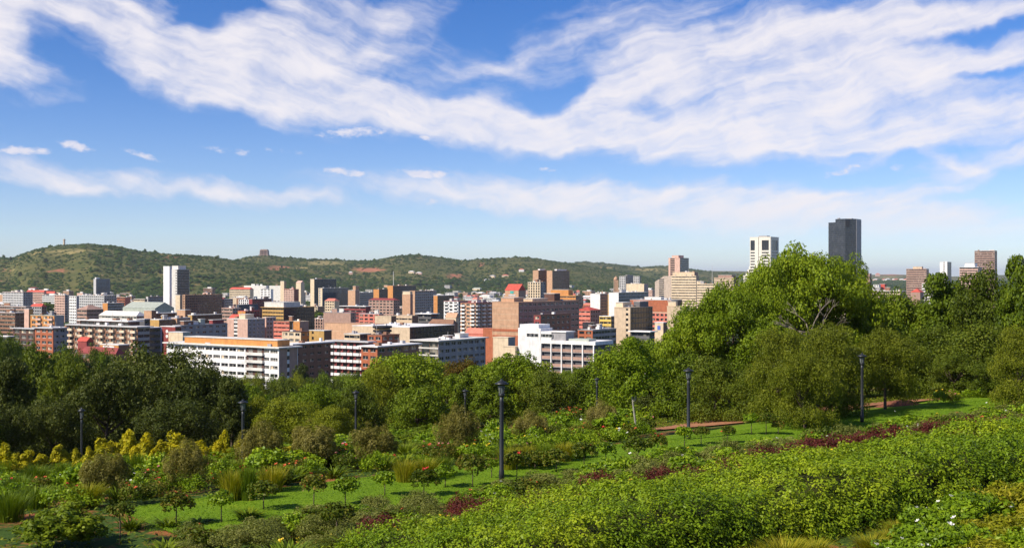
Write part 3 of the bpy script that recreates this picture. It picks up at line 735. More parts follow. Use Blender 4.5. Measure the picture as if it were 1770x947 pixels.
# big tan block
r = B("large tan block with blank front and rows of dark windows on its side", 852, 896, 1000, 523, 590, 'tan', 'blank', 'grid', d=720, near=True, roofc='tan', wallR='brown', optL=dict(joints='beige'), optR=dict(bw=5.2, pf=0.3, sp=0.62), plant=[(0.05, 0.2, 0.3, 0.8, 2.4, 'tan'), (0.3, 0.55, 0.2, 0.6, 1.5, 'beige'), (0.62, 0.72, 0.1, 0.5, 4.5, 'darkbrown')], fh=3.6)
B("dark red brick block standing before the tan block", 924, 934, 985, 545, 592, 'maroon', 'grid', 'punch', d=690, near=True, roofc='darkbrown', wallR='darkbrown', optR=dict(bw=5.2), plant=[])
B("dark red plinth wing left of the tan block", 836, 852, 858, 568, 612, 'brick', 'blank', 'blank', d=735, roofc='brick', plant=[])
B("salmon-roofed low hall beside the dark red plinth", 806, 838, 846, 577, 590, 'salmon', 'blank', 'blank', d=760, roof='gable', roofc='salmon', rh=3.5, name='hall')
B("red-gabled tan penthouse with teal panel on the skyline of the tan block", 874, 896, 908, 502, 516, 'tan', 'blank', 'blank', d=1020, roof='gable', roofc='red', rh=5.5, wallR='brown', name='house')
B("flats with round white balconies and black recesses", 797, 822, 852, 524, 565, 'tan', 'balc', 'balc', d=1000, near=True, roofc='maroon', optL=dict(bw=4.5, bal='white'), optR=dict(bw=4.5, bal='white'), wallR='brown')
# the right middle
B("tan tower block with column of dark windows and green-black glass side", 1063, 1089, 1127, 532, 590, 'beige', 'column', 'glass', d=740, roofc='beige', wallR='darkgrey', glass='black', optL=dict(at=(0.1, 0.26), band='cream', joints='tan'), plant=[(0.02, 0.4, 0.5, 0.98, 2.8, 'cream'), (0.5, 0.9, 0.1, 0.5, 3.2, 'darkgrey')])
B("second tan block, half hidden by the tall tree", 1154, 1182, 1190, 530, 590, 'beige', 'column', 'glass', d=760, roofc='beige', wallR='darkgrey', optL=dict(at=(0.1, 0.24), band='cream'), plant=[(0.02, 0.4, 0.5, 0.98, 2.8, 'cream')])
B("long orange brick wall block behind the two tan towers", 1090, 1160, 1178, 519, 545, 'brick', 'blank', 'blank', d=950, roofc='lightgrey', wallR='darkbrown', plant=[(0.2, 0.5, 0.3, 0.7, 2, 'offwhite')], fh=4)
B("orange-and-cream banded office between the tan towers", 1126, 1156, 1160, 541, 572, 'salmon', 'grid', 'grid', d=860, roofc='cream', optL=dict(bw=4))
B("small white block with blue emblem between the tan towers", 1133, 1146, 1152, 558, 585, 'cream', 'blank', 'blank', d=700, wallR='darkbrown', roofc='white', plant=[])
B("low dark building with thick white canopy roof", 1092, 1122, 1130, 574, 586, 'darkgrey', 'ribbon', 'ribbon', d=640, roofc='white', roof='slab', plant=[])
B("salmon striped block with red roof", 998, 1020, 1037, 536, 565, 'salmon', 'ribbon', 'punch', d=930, near=False, roofc='red', roof='hip', rh=2.2, wallR='brownpink', optL=dict(sp=0.66))
B("dark green glass building with slanting roof below the salmon block", 1000, 1024, 1064, 571, 592, 'brick', 'grid', 'ribbon', d=700, near=False, wallR='darkgrey', roofc='grey', optL=dict(bw=5))
B("small cream house above the green glass building", 1008, 1020, 1026, 558, 570, 'cream', 'blank', 'grid', d=790, roofc='cream', name='house')
B("orange building with cream stripes in stepped tiers", 950, 995, 1006, 511, 535, 'orange', 'ribbon', 'ribbon', d=1250, wallR='brown', roofc='ochre', optL=dict(sp=0.62, band='orange'), plant=[(0.1, 0.8, 0.3, 0.98, 5.8, 'orange')])
B("white slab with blank front beside the orange stepped building", 1021, 1037, 1050, 508, 535, 'white', 'blank', 'grid', d=1300, wallR='darkbrown', roofc='offwhite', plant=[])
B("wide office with blank white end and dark glazed side", 1053, 1069, 1120, 506, 535, 'white', 'blank', 'ribbon', d=1280, wallR='slate', roofc='offwhite', glass='blue', optR=dict(sp=0.4))
B("thin brown slab between the two white-ended offices", 1049, 1054, 1058, 508, 534, 'ochre', 'blank', 'blank', d=1330, plant=[])
B("yellow-awninged shop building with curved white roof", 1037, 1056, 1064, 547, 565, 'yellow', 'ribbon', 'ribbon', d=900, roofc='white', wallR='brownpink')
# skyline
r = B("tall white tower of two slabs with dark windowed side on the left", 293, 306, 327, 466, 548, 'offwhite', 'column', 'glass', d=1500, wallR='darkgrey', glass='black', roofc='offwhite', name='tower', optL=dict(at=(0.02, 0.16), band='white'), optR=dict(band='grey', bw=2.6), plant=[(0.15, 0.8, 0.1, 0.9, 4.5, 'offwhite')])
B("slender blank white stair slab at the front of the tall white tower", 283, 293, 295, 460.5, 548, 'white', 'blank', 'blank', d=1470, roofc='white', name='tower', minW=6, plant=[])
B("cream annex at the foot of the tall white tower", 304, 311, 315, 510, 540, 'cream', 'blank', 'blank', d=1420, wallR='tan', plant=[])
B("wide dark-windowed slab with tan frame right of the white tower", 311, 320, 384, 510, 545, 'tan', 'vert', 'grid', d=1450, wallR='darkbrown', glass='dark', roofc='tan', optR=dict(bw=3.2, pf=0.22, sp=0.4), plant=[])
B("dark blue glass slab standing alone before the hill", 162, 166, 190, 482, 510, 'lightgrey', 'blank', 'glass', d=2700, wallR='slate', glass='blue', roofc='lightgrey', optR=dict(band='slate', bw=4), plant=[(0.05, 0.3, 0.2, 0.8, 3, 'white')])
for (a, b_, c, tp, w, tx) in ((921.5, 930.5, 946, 467.5, 'tan', "first brown slab tower with flared tan end pier"), (945.5, 954.5, 984, 468, 'tan', "second wider brown slab tower with flared tan end pier")):
    B(tx, a, b_, c, tp, 495, w, 'blank', 'grid', d=2100, wallR='darkbrown', glass='brown', roofc='tan', name='tower', optR=dict(bw=4, pf=0.25, sp=0.35), plant=[(0.35, 0.95, 0.3, 0.7, 2.5, 'white')])
B("ribbed cream tower block in front of the brown slab towers", 913, 934, 942, 488, 515, 'cream', 'vert', 'vert', d=1500, wallR='grey', roofc='offwhite', optL=dict(bw=3.4), name='tower')
for (a, b_, c, tp, w, ws, tx) in ((1071, 1081, 1084, 477.5, 'lightgrey', 'lightgrey', "first of three slim grey towers in a row"), (1082, 1084, 1094, 475.5, 'darkgrey', 'slate', "dark middle one of three slim towers in a row"), (1095, 1105, 1107, 477.5, 'lightgrey', 'grey', "last of three slim grey towers in a row")):
    B(tx, a, b_, c, tp, 505, w, 'grid', 'grid', d=2200, wallR=ws, roofc='offwhite', name='tower', plant=[])
B("cream hall block below the three slim grey towers", 1083, 1113, 1120, 491, 510, 'cream', 'blank', 'blank', d=1700, wallR='grey', roofc='cream', plant=[])
B("pink-white hotel tower with dark glazed side", 1156, 1175, 1190, 446, 480, 'pink', 'column', 'glass', d=1720, wallR='lightgrey', glass='black', roofc='pink', optL=dict(at=(0.45, 0.85), band='brownpink'), plant=[(0.1, 0.7, 0.2, 0.8, 3.5, 'pink')], name='tower')
B("broad cream-striped hotel block with rounded top corner", 1161, 1203, 1208, 477, 520, 'cream', 'ribbon', 'ribbon', d=1600, wallR='brown', roofc='cream', optL=dict(sp=0.62, band='cream', bw=5), plant=[], fh=3.6)
B("pale blank crown of the cream-striped hotel block", 1163, 1200, 1206, 470.5, 480, 'beige', 'blank', 'blank', d=1612, wallR='brown', roofc='beige', plant=[])
B("brownish low tower block behind the great tree", 1235, 1268, 1276, 480, 508, 'beige', 'ribbon', 'blank', d=1500, wallR='darkbrown', roofc='brownpink', optL=dict(sp=0.8), plant=[(0.0, 0.9, 0.1, 0.8, 3, 'brownpink')])
B("cream office with dark strip windows right of the striped hotel", 1205, 1238, 1245, 491, 520, 'cream', 'ribbon', 'ribbon', d=1450, wallR='brown', roofc='cream', optL=dict(sp=0.6, band='cream'))
B("cream corner tower beside the dark strip windowed office", 1205, 1212, 1214, 486, 518, 'cream', 'column', 'blank', d=1480, wallR='brown', plant=[])
B("brown office tower with pale piers right of the black tower", 1567, 1601, 1605, 465, 505, 'brownpink', 'ribbon', 'ribbon', d=1700, wallR='darkbrown', roofc='brownpink', optL=dict(sp=0.6), plant=[(0.2, 0.8, 0.25, 0.7, 3, 'beige')], name='tower')
B("slim bright white tower with grey shaded side", 1625, 1637, 1644, 453, 482, 'white', 'column', 'glass', d=1800, wallR='grey', glass='black', roofc='white', optL=dict(at=(0.35, 0.5), band='lightgrey'), plant=[], name='tower')
B("pink and cream stepped block before the tall brown tower", 1659, 1690, 1697, 462, 482, 'pink', 'ribbon', 'ribbon', d=1650, wallR='brown', roofc='white', optL=dict(sp=0.5), roof='slab', plant=[(0.1, 0.8, 0.2, 0.75, 5.5, 'white')], name='tower')
B("tallest brown tower on the right with two pale piers", 1685, 1719, 1723, 433.5, 490, 'brownpink', 'ribbon', 'ribbon', d=1750, wallR='darkbrown', roofc='brownpink', optL=dict(sp=0.55), plant=[], name='tower')
B("small grey-white building between the brown towers on the right", 1594, 1612, 1617, 490, 503, 'offwhite', 'ribbon', 'ribbon', d=1400, wallR='slate', roofc='white')
B("low brick house with bright red roof below the brown office tower", 1575, 1590, 1596, 505, 514, 'brownpink', 'blank', 'blank', d=1100, roof='hip', roofc='red', rh=3.5, name='house')
B("white office cube beside the pink one on the far right plain", 1510, 1519, 1522, 492, 502, 'white', 'grid', 'blank', d=2000, plant=[])
B("shocking pink office cube on the far right plain", 1521, 1529, 1532, 491, 502, 'red', 'blank', 'blank', d=2010, plant=[])
B("narrow brown tower just right of the black tower behind the tree", 1498, 1503, 1506, 473, 495, 'brownpink', 'blank', 'blank', d=1700, name='tower', plant=[])
B("long low cream mall roof on the right horizon", 1497, 1555, 1566, 503, 512, 'cream', 'ribbon', 'ribbon', d=1250, roofc='offwhite')
B("white roofed house glimpsed through the crown of the great tree", 1437, 1460, 1463, 515, 524, 'cream', 'blank', 'blank', d=620, roof='gable', roofc='white', rh=1.6, name='house')
# slab pairs in the centre
B("tall tan pier slab with dark side in the city centre", 537, 543, 581, 482.5, 528, 'cream', 'blank', 'glass', d=1900, wallR='slate', glass='black', optR=dict(band='slate'), roofc='lightgrey', plant=[])
B("shorter pier slab with dark side right of the tall tan pier slab", 551, 557, 603, 498, 530, 'cream', 'column', 'glass', d=1750, wallR='slate', glass='blue', optR=dict(band='slate'), optL=dict(at=(0.5, 0.8), band='lightgrey'), roofc='lightgrey', plant=[])
B("brown brick tower with round window and flat roof", 602, 614, 621, 502, 530, 'tan', 'blank', 'blank', d=1700, wallR='brown', plant=[(0.1, 0.9, 0.0, 0.4, 6.0, 'tan')], name='tower')
B("dark ribbon-windowed office right of the brown brick tower", 618, 622, 645, 506, 530, 'slate', 'blank', 'ribbon', d=1760, wallR='slate', roofc='offwhite', plant=[])
B("small orange pier block with dark side in the centre", 646, 655, 670, 500, 518, 'orange', 'blank', 'glass', d=2000, wallR='slate', glass='black', optR=dict(band='slate'), roofc='brown', plant=[])
B("taller orange pier block with blue-black side in the centre", 670, 679, 719, 494, 522, 'orange', 'blank', 'glass', d=2050, wallR='slate', glass='black', optR=dict(band='slate'), roofc='tan', plant=[])
B("tan blank slab with paler top in front of the centre blocks", 696, 709, 713, 509, 540, 'tan', 'blank', 'blank', d=1350, roofc='cream', wallR='brown', name='tower', plant=[(0, 1, 0.0, 1, 3, 'cream')])
B("narrow tan slab and long dark-windowed wing", 709, 717, 752, 503, 536, 'tan', 'blank', 'grid', d=1450, wallR='slate', roofc='tan', optR=dict(bw=4), plant=[])
B("dark wide office with thin white roof line in the centre", 750, 756, 784, 511, 542, 'orange', 'blank', 'glass', d=1350, wallR='darkgrey', glass='black', optR=dict(band='slate'), roofc='white', plant=[])
B("white balconied flats with maroon roof edge in the centre", 768, 792, 808, 521, 540, 'white', 'balc', 'grid', d=1150, wallR='darkgrey', roofc='maroon', optL=dict(bw=5, bal='white'))
B("maroon-roofed flats with pale brown bays near the centre", 638, 680, 690, 519, 535, 'brownpink', 'grid', 'grid', d=1300, roof='hip', roofc='maroon', rh=2.2, wallR='brown', optL=dict(bw=5))
B("low brick arcade with blue-white roof left of the beige blocks", 621, 655, 662, 543, 552, 'salmon', 'grid', 'blank', d=1020, roofc='lightgrey', optL=dict(bw=6))
B("beige square block with slit window near the centre", 649, 676, 684, 547, 566, 'beige', 'blank', 'blank', d=900, wallR='darkbrown', roofc='beige')
B("beige low block with dark entrance band near the centre", 683, 712, 722, 546, 566, 'beige', 'ribbon', 'blank', d=910, wallR='darkbrown', roofc='beige', optL=dict(sp=0.8), fh=6)
B("long thin white roofed hall left of the centre", 590, 632, 640, 530, 540, 'maroon', 'ribbon', 'blank', d=1150, roofc='white', roof='slab', plant=[])
B("brown low hall behind the green square", 560, 606, 614, 541, 552, 'brownpink', 'blank', 'column', d=1080, roofc='grey')
B("cream old house with gable among the centre roofs", 562, 578, 586, 520, 534, 'cream', 'grid', 'blank', d=1500, roof='hip', roofc='salmon', rh=3, name='house')
B("pale cream gabled hall beneath the dark wide office", 771, 788, 793, 549, 562, 'cream', 'blank', 'blank', d=980, roof='gable', roofc='tan', rh=4, name='hall')
B("brown pitched roof hall in front of the gabled hall", 742, 783, 790, 560, 566, 'brown', 'blank', 'blank', d=860, roof='hip', roofc='brown', rh=3.2, name='hall')
B("wide dark hall with white flat roof right of the beige blocks", 722, 745, 756, 543, 560, 'darkgrey', 'ribbon', 'ribbon', d=920, roofc='white', roof='slab', plant=[])
# left middle
B("grey and pink flats at the left edge below the hill", 5, 40, 56, 505, 535, 'lightgrey', 'grid', 'grid', d=1600, wallR='grey', roofc='brownpink')
B("low white-windowed institute with long pale roof left of centre", 135, 180, 201, 511, 538, 'lightgrey', 'grid', 'grid', d=1500, wallR='grey', roofc='offwhite', optL=dict(bw=4))
B("pink-ended grey flats beside the long institute", 95, 112, 121, 510, 530, 'pink', 'grid', 'grid', d=1550, wallR='grey', roofc='offwhite')
B("tall narrow white-barred flats between the grey flats and institute", 120, 132, 136, 512, 545, 'white', 'grid', 'blank', d=1400, wallR='slate', roofc='lightgrey', optL=dict(bw=3))
B("red brick long building right of the institute", 187, 216, 225, 514, 526, 'brick', 'ribbon', 'blank', d=1560, wallR='salmon', roofc='cream')
B("orange pier with dark grey wing below the red brick building", 178, 186, 214, 524, 540, 'orange', 'blank', 'ribbon', d=1400, wallR='darkgrey', plant=[])
B("cream striped small block left of the white tower", 232, 250, 254, 517, 532, 'cream', 'ribbon', 'ribbon', d=1500, optL=dict(sp=0.6), wallR='grey')
B("blue-grey low block just left of the white tower", 253, 256, 284, 513, 530, 'lightgrey', 'blank', 'ribbon', d=1620, wallR='slate', roofc='brownpink', plant=[])
B("brownish terraced block with hipped roof below the institute", 134, 150, 178, 535, 550, 'brownpink', 'ribbon', 'ribbon', d=1080, roof='hip', roofc='brownpink', rh=4.0, wallR='brown')
B("long grey-green ridged roof hall left of the white tower", 213, 268, 300, 533, 545, 'greygreen', 'blank', 'blank', d=1180, roof='gable', roofc='greygreen', rh=6, name='hall')
B("sprawling pale pink roofed hall below the grey-green roof", 172, 236, 252, 546, 556, 'offwhite', 'ribbon', 'ribbon', d=960, roof='hip', roofc='offwhite', rh=3.5, name='hall')
B("long low building with grey flat roof at the left edge", -20, 45, 54, 530, 556, 'brownpink', 'ribbon', 'ribbon', d=1150, roofc='lightgrey', wallR='brown')
B("brownish block with deep blue-grey roof edge at the left edge", -20, 26, 42, 541, 560, 'brown', 'ribbon', 'grid', d=1000, roofc='lightgrey')
B("maroon roofed small hotel with white arches near the left edge", 53, 72, 80, 530, 545, 'grey', 'grid', 'grid', d=1250, roof='hip', roofc='red', rh=3, wallR='darkbrown')
for (a, c, e, tp, tx) in ((46, 76, 80, 505, "long red-roofed house row below the left hill"), (76, 94, 98, 507, "shorter red-roofed house beside the long red row")):
    B(tx, a, c, e, tp, 512, 'pink', 'ribbon', 'blank', d=2300, roof='hip', roofc='red', rh=4, name='house')
B("brown boxy house top left of the white tower foot", 250, 262, 269, 537, 552, 'tan', 'blank', 'blank', d=900, wallR='darkbrown')
B("brown stair tower right of the white tower foot", 307, 320, 329, 536, 556, 'tan', 'blank', 'blank', d=880, wallR='darkbrown', plant=[], name='tower')
B("long black-fronted flat roofed block below the white tower", 262, 268, 310, 542, 556, 'brown', 'blank', 'ribbon', d=920, wallR='darkbrown', roofc='white')
B("brown and cream flat-topped block above the maroon end block", 256, 275, 300, 553, 566, 'ochre', 'blank', 'ribbon', d=780, wallR='darkbrown', roofc='offwhite')
B("wide brown box with small square windows above the grey slab", 290, 306, 328, 550, 566, 'tan', 'column', 'blank', d=790, wallR='brown', optL=dict(at=(0.6, 0.8), band='tan', sp=0.7), fh=5)
B("long dark flat block with white roof edge above the grey slab", 326, 332, 383, 545, 560, 'ochre', 'blank', 'ribbon', d=830, wallR='darkbrown', roofc='offwhite')
B("grey and white piered block in the hollow right of the dark slab", 413, 430, 444, 518, 532, 'white', 'vert', 'vert', d=1500, wallR='grey')
B("maroon long block below the white arched hall", 431, 436, 469, 517, 535, 'maroon', 'blank', 'grid', d=1450, wallR='maroon', roofc='lightgrey')
B("black banded low block before the maroon long block", 410, 413, 446, 527, 538, 'slate', 'blank', 'blank', d=1250, roofc='slate')
B("mauve grey flats right of the dark framed slab", 384, 402, 416, 533, 552, 'brownpink', 'ribbon', 'grid', d=1150, wallR='grey', roofc='pink')
B("grey-brown flats with recessed balconies behind the mauve flats", 383, 388, 402, 517, 540, 'brownpink', 'blank', 'ribbon', d=1500, wallR='grey')
B("crimson-roofed house behind the pink and cream flats", 396, 412, 420, 551, 560, 'salmon', 'blank', 'blank', d=960, roof='hip', roofc='red', rh=3.5, name='house')
B("red brick house with orange curved wall behind the pink flats", 412, 424, 448, 538, 556, 'orange', 'blank', 'grid', d=1000, roofc='red', wallR='maroon')
B("white hall with arched windows on the hill foot", 450, 468, 472, 500, 515, 'white', 'grid', 'blank', d=2100, roofc='greygreen', optL=dict(bw=9), name='hall')
B("long white shed roof at the hill foot", 422, 460, 464, 494, 500, 'offwhite', 'blank', 'blank', d=2500, roofc='white', name='hall')
B("second white shed roof at the hill foot beside the cream tower", 466, 490, 494, 494, 504, 'offwhite', 'blank', 'blank', d=2450, roofc='white', name='hall')
B("cream water tower block at the hill foot", 485, 491, 494, 486, 504, 'cream', 'blank', 'blank', d=2400, wallR='tan', name='tower', plant=[])
B("red roofed white house row below the hill foot sheds", 397, 432, 438, 500, 508, 'cream', 'ribbon', 'blank', d=2200, roof='hip', roofc='red', rh=3.5, name='house')
B("pink villa cluster with white centre left of the tall pier slab", 491, 508, 516, 500, 517, 'pink', 'grid', 'grid', d=1800, roofc='salmon', wallR='maroon')
B("pale gabled villa left of the tall pier slab", 512, 520, 526, 489, 503, 'cream', 'blank', 'blank', d=2200, roof='gable', roofc='pink', rh=4, name='house')

def on_face(label, side, name, f0, f1, row0, row1, m, thick=0.12):
    """a flat panel on a wall, between two fractions along the face and two rows of the photograph"""
    root, WL, WR, Hh, d, g = DIM[label]
    z1, z0 = H + (HOR - row0) / F * d - g, H + (HOR - row1) / F * d - g
    b = MB(); z0 = max(z0, 0.1)
    if side == 'L': b.box(-0.4 - thick, -0.395, f0 * WL, f1 * WL, z0, z1, m)
    else: b.box(f0 * WR, f1 * WR, -0.4 - thick, -0.395, z0, z1, m)
    return b.obj(name, root)
TB = "large tan block with blank front and rows of dark windows on its side"
on_face(TB, 'L', "brick_band", 0.0, 1.0, 569, 573.5, pm('brick')); on_face(TB, 'L', "brick_band", 0.0, 1.0, 580, 640, pm('brick'))
on_face("red-gabled tan penthouse with teal panel on the skyline of the tan block", 'L', "emblem_panel", 0.35, 0.62, 503, 507.5, paint("teal_sign", (0.08, 0.42, 0.36)))
on_face("red-gabled tan penthouse with teal panel on the skyline of the tan block", 'L', "name_strip", 0.2, 0.75, 509, 511.5, pm('lightgrey'))
on_face("small white block with blue emblem between the tan towers", 'L', "emblem_panel", 0.3, 0.7, 563, 570, paint("blue_sign", (0.1, 0.16, 0.5)))
on_face("orange-walled flat building with white billboard panel above the trees", 'L', "billboard", 0.2, 0.85, 598.5, 604.5, pm('white', var=0.08))
on_face("dark maroon end block with two round white openings", 'L', "white_edge", 0.93, 1.0, 566, 610, pm('white'))
root, WL, WR, Hh, d, g = DIM["dark maroon end block with two round white openings"]
dm_ = MB(); dm_.lathe([(0.95, 0), (0.95, 0.15)], pm('white'), 18); dme_ = dm_.mesh("round_panel")
for row in (573, 581.5): link("round_panel", dme_, root, (-0.4, WL * 0.55, H + (HOR - row) / F * d - g), (0, -math.pi / 2, 0))

# --- special buildings
def base_root(name, label, px, top, yb, d, cat='building', rot=None):
    x = (px - 885) / F * d; g = tz(x, d) - 1.0
    root = link(name, None, loc=(x, d, g), rot=(0, 0, math.pi / 2 - ALPHA if rot is None else rot))
    reg(root, label, px, (top + yb) / 2, cat, None, True)
    return root, x, g
def hgt(row, d, g): return H + (HOR - row) / F * d - g
def along(xl, xc, d):       # length of a lit face seen from column xl to its near corner in xc
    kc, kl = (xc - 885) / F, (xl - 885) / F
    return (kc * d - kl * d) / (CA + kl * SA)
def across(xc, xr, d):
    kc, kr = (xc - 885) / F, (xr - 885) / F
    return (kr * d - kc * d) / (SA - kr * CA)

# white multi-storey car park with open decks
d = 500.0
root, X0, g0 = base_root('parking_garage', "white open-deck car park with brown parapets and stepped white stair block", 1028, 563, 630, d)
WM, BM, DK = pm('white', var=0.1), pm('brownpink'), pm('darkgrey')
WL, WR = along(914, 1028, d), across(1028, 1048, d)
hr = hgt(590.5, d, g0); dep = max(WR, 15)
b = MB(); b.box(-0.6, dep, -0.6, WL, hr - 1.5, hr, WM); b.obj("roof_deck", root)
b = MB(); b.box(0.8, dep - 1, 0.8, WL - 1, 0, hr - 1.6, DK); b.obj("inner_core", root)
fh = 3.25
levels = [hr - 1.5 - fh * i for i in range(1, 6)]
for z in levels:
    if z < 0: continue
    b = MB(); b.box(-0.3, dep, -0.3, WL, z - 0.35, z - 0.05, pm('grey')); b.box(-0.35, -0.05, -0.2, WL, z - 0.049, z + 1.2, BM); b.box(-0.05, dep, -0.35, -0.05, z - 0.049, z + 1.2, BM)
    b.obj("parapet", root)
cols = [1027, 1008, 989.5, 971.5, 953.5, 936]
fin = MB(); fin.box(-0.62, 0.2, -0.25, 0.25, 0, hr - 1.5, WM); fm = fin.mesh("column")
for c in cols: link("column", fm, root, (-0.05, along(c, 1028, d), 0))
b = MB(); a0, a1 = along(936, 1028, d), along(897, 1028, d)
b.box(-0.7, 9, a0, a1, 0, hgt(570, d, g0), WM); b.obj("stair_block", root)
b = MB(); b.box(-0.5, 8.8, along(932, 1028, d), a1 - 0.8, hgt(570, d, g0) + 0.002, hgt(563.5, d, g0), WM); b.obj("penthouse", root)
b = MB(); z0, z1 = hgt(588, d, g0), hgt(575, d, g0); y0, y1 = along(954, 1028, d), a0 - 0.01
b.box(-0.45, 9, y0, y1, hr + 0.002, z1, WM); b.obj("upper_storey", root)
wmsh = window_mesh(3.6, 1.5, 'two', 'white')
for c in (950, 938, 926, 918): link("window", wmsh, root, (-0.46 if c > 936 else -0.71, along(c, 1028, d), hgt(582.5, d, g0)), (0, 0, -math.pi / 2))
b = MB(); b.box(0, 7, y0 - 7, y0 - 0.01, hr + 0.002, z1 - 0.3, pm('grey')); b.box(-0.4, 7.4, y0 - 7.4, y0 - 0.02, z1 - 0.29, z1 + 0.15, WM); b.obj("side_room", root)
b = MB(); b.box(0.8, 7, y0 - 18, y0 - 8, hr + 0.002, hr + 0.9, pm('greygreen')); b.obj("canopy", root)

# flaring white tower with dark top windows
d = 1950.0
root, X0, g0 = base_root('tower', "flaring white tower with dark windows at the top corners", 1332, 409, 500, d, 'tower')
WL, WR = along(1296.5, 1332, d), across(1332, 1345.5, d)
ht = hgt(410, d, g0); hb = hgt(456, d, g0); flare = 7.0
cw = paint('wall_palestone', (0.74, 0.68, 0.58), var=0.12); b = MB()
zf = hgt(470, d, g0)
def flar(z): return max(0.0, min(1.6, (hb - z) / (hb - zf))) ** 1.6 * flare * 0.55
n = 26; fh = ht / n
core = MB(); core.box(0.5, WR - 0.5, 0.5, WL - 0.5, 0, ht - 0.3, G_BLACK)
for i in range(n):
    z = i * fh; f = flar(z + fh / 2)
    top5 = z > ht - 5 * fh
    # lit face: corner bays in bands, two tall blank ribs in the middle
    for (s0, s1, kind) in ((0.0, 0.08, 'w'), (0.08, 0.42, 'b'), (0.42, 0.56, 'w'), (0.585, 0.76, 'w'), (0.76, 0.97, 'b'), (0.97, 1.0, 'w')):
        if kind == 'w' or (top5 and z > ht - 1.3 * fh): b.box(-0.6 - f, 0.5, WL * s0 - f * (s0 == 0), WL * s1 + f * (s1 == 1), z, z + fh, cw)
        elif not top5: b.box(-0.45 - f, 0.5, WL * s0, WL * s1, z, z + fh * 0.55, cw)
    for (s0, s1, kind) in ((0.0, 0.12, 'w'), (0.12, 0.88, 'b'), (0.88, 1.0, 'w')):
        if kind == 'w' or (top5 and z > ht - 1.3 * fh): b.box(WR * s0, WR * s1 + f * (s1 == 1), -0.6 - f, 0.5, z, z + fh, cw)
        elif not top5: b.box(WR * s0, WR * s1, -0.45 - f, 0.5, z, z + fh * 0.5, cw)
    b.box(WR - 0.5, WR + 0.3 + f, 0.0, WL, z, z + fh, cw); b.box(0, WR, WL - 0.5, WL + 0.3, z, z + fh, cw)
b.obj("wall", root); core.obj("glazing", root)
b = MB(); b.box(-0.8, WR + 0.6, -0.8, WL + 0.6, ht, ht + 0.8, cw); b.box(WR * .3, WR * .7, WL * .3, WL * .7, ht + 0.801, ht + 3, pm('grey')); b.obj("roof", root)

# black faceted glass tower
d = 2100.0
root, X0, g0 = base_root('tower', "tallest black glass tower rising behind the great tree", 1461, 378, 490, d, 'tower')
def wx(px, dd=0): return (px - 1461) / F * (d + dd)
rotinv = -(math.pi / 2 - ALPHA)
def loc2(px, dep):            # plan point seen in column px at distance d+dep, in the tower's own axes
    X = (px - 885) / F * (d + dep) - X0; Y = dep
    c_, s_ = math.cos(rotinv), math.sin(rotinv)
    return (X * c_ - Y * s_, X * s_ + Y * c_)
GT = glassmat("tower_glass", (0.022, 0.022, 0.026), (0.042, 0.042, 0.046), 0.5, cell=(2.2, 2.2, 3.6), rough=0.16)
sh = [loc2(1432, 22), loc2(1461, -10), loc2(1480, -4), loc2(1488.5, 16), loc2(1486, 40), loc2(1436, 44)]
low = [loc2(1432, 22), loc2(1444, 8.7), loc2(1446, 40), loc2(1436, 44)]
up = [loc2(1444, 8.6), loc2(1461, -10), loc2(1480, -4), loc2(1488.5, 16), loc2(1486, 40), loc2(1446, 40.1)]
b = MB(); b.prism(low, 0, hgt(384, d, g0), GT); b.obj("shoulder", root)
b = MB(); b.prism(up, 0, hgt(378.5, d, g0), GT); b.obj("shaft", root)
fl = MB(); fpos = []
k = 0
z = 6.0
while z < hgt(378.5, d, g0) - 2:
    def grow(poly, e):
        cx = sum(p[0] for p in poly) / len(poly); cy = sum(p[1] for p in poly) / len(poly)
        return [(cx + (p[0] - cx) * (1 + e), cy + (p[1] - cy) * (1 + e)) for p in poly]
    fl.prism(grow(up, 0.004), z, z + 0.35, pm('slate', rough=0.3))
    if z < hgt(384, d, g0) - 2: fl.prism(grow(low, 0.004), z, z + 0.35, pm('slate', rough=0.3))
    z += 3.7
o = fl.obj("floor_edges", root, kind='stuff')
b = MB(); a_, c_ = Vector((*loc2(1461.5, -10.3), 0)), Vector((*loc2(1469, -8.4), 0))
hh = hgt(381, d, g0); b.add([(a_.x, a_.y, hh - 12), (c_.x, c_.y, hh - 12), (c_.x, c_.y, hh), (a_.x, a_.y, hh), (a_.x + 1, a_.y + 3, hh - 12), (c_.x + 1, c_.y + 3, hh - 12), (c_.x + 1, c_.y + 3, hh), (a_.x + 1, a_.y + 3, hh)], BOXF.tolist(), pm('black'))
b.obj("dark_panel", root)  # black slab set just proud of the shaft near its top
b = MB(); q = loc2(1450, 14); b.box(q[0] - 2, q[0] + 2, q[1] - 2, q[1] + 2, hgt(378.5, d, g0), hgt(376.2, d, g0), pm('grey'))
q = loc2(1470, 12); b.box(q[0] - 4, q[0] + 4, q[1] - 4, q[1] + 4, hgt(378.5, d, g0), hgt(377.2, d, g0), pm('lightgrey')); b.obj("plant_room", root)
b = MB(); q = loc2(1484.3, 5.8); ra = math.pi / 2 - ALPHA
e0, e1 = loc2(1480.4, -4.5), loc2(1488.9, 15.6)
b.add([(e0[0], e0[1], 0), (e1[0], e1[1], 0), (e1[0] + .3, e1[1] + .5, 0), (e0[0] + .3, e0[1] + .5, 0)] + [(e0[0], e0[1], hgt(380, d, g0)), (e1[0], e1[1], hgt(380, d, g0)), (e1[0] + .3, e1[1] + .5, hgt(380, d, g0)), (e0[0] + .3, e0[1] + .5, hgt(380, d, g0))], BOXF.tolist(), pm('grey', rough=0.3))
b.obj("edge_facet", root)

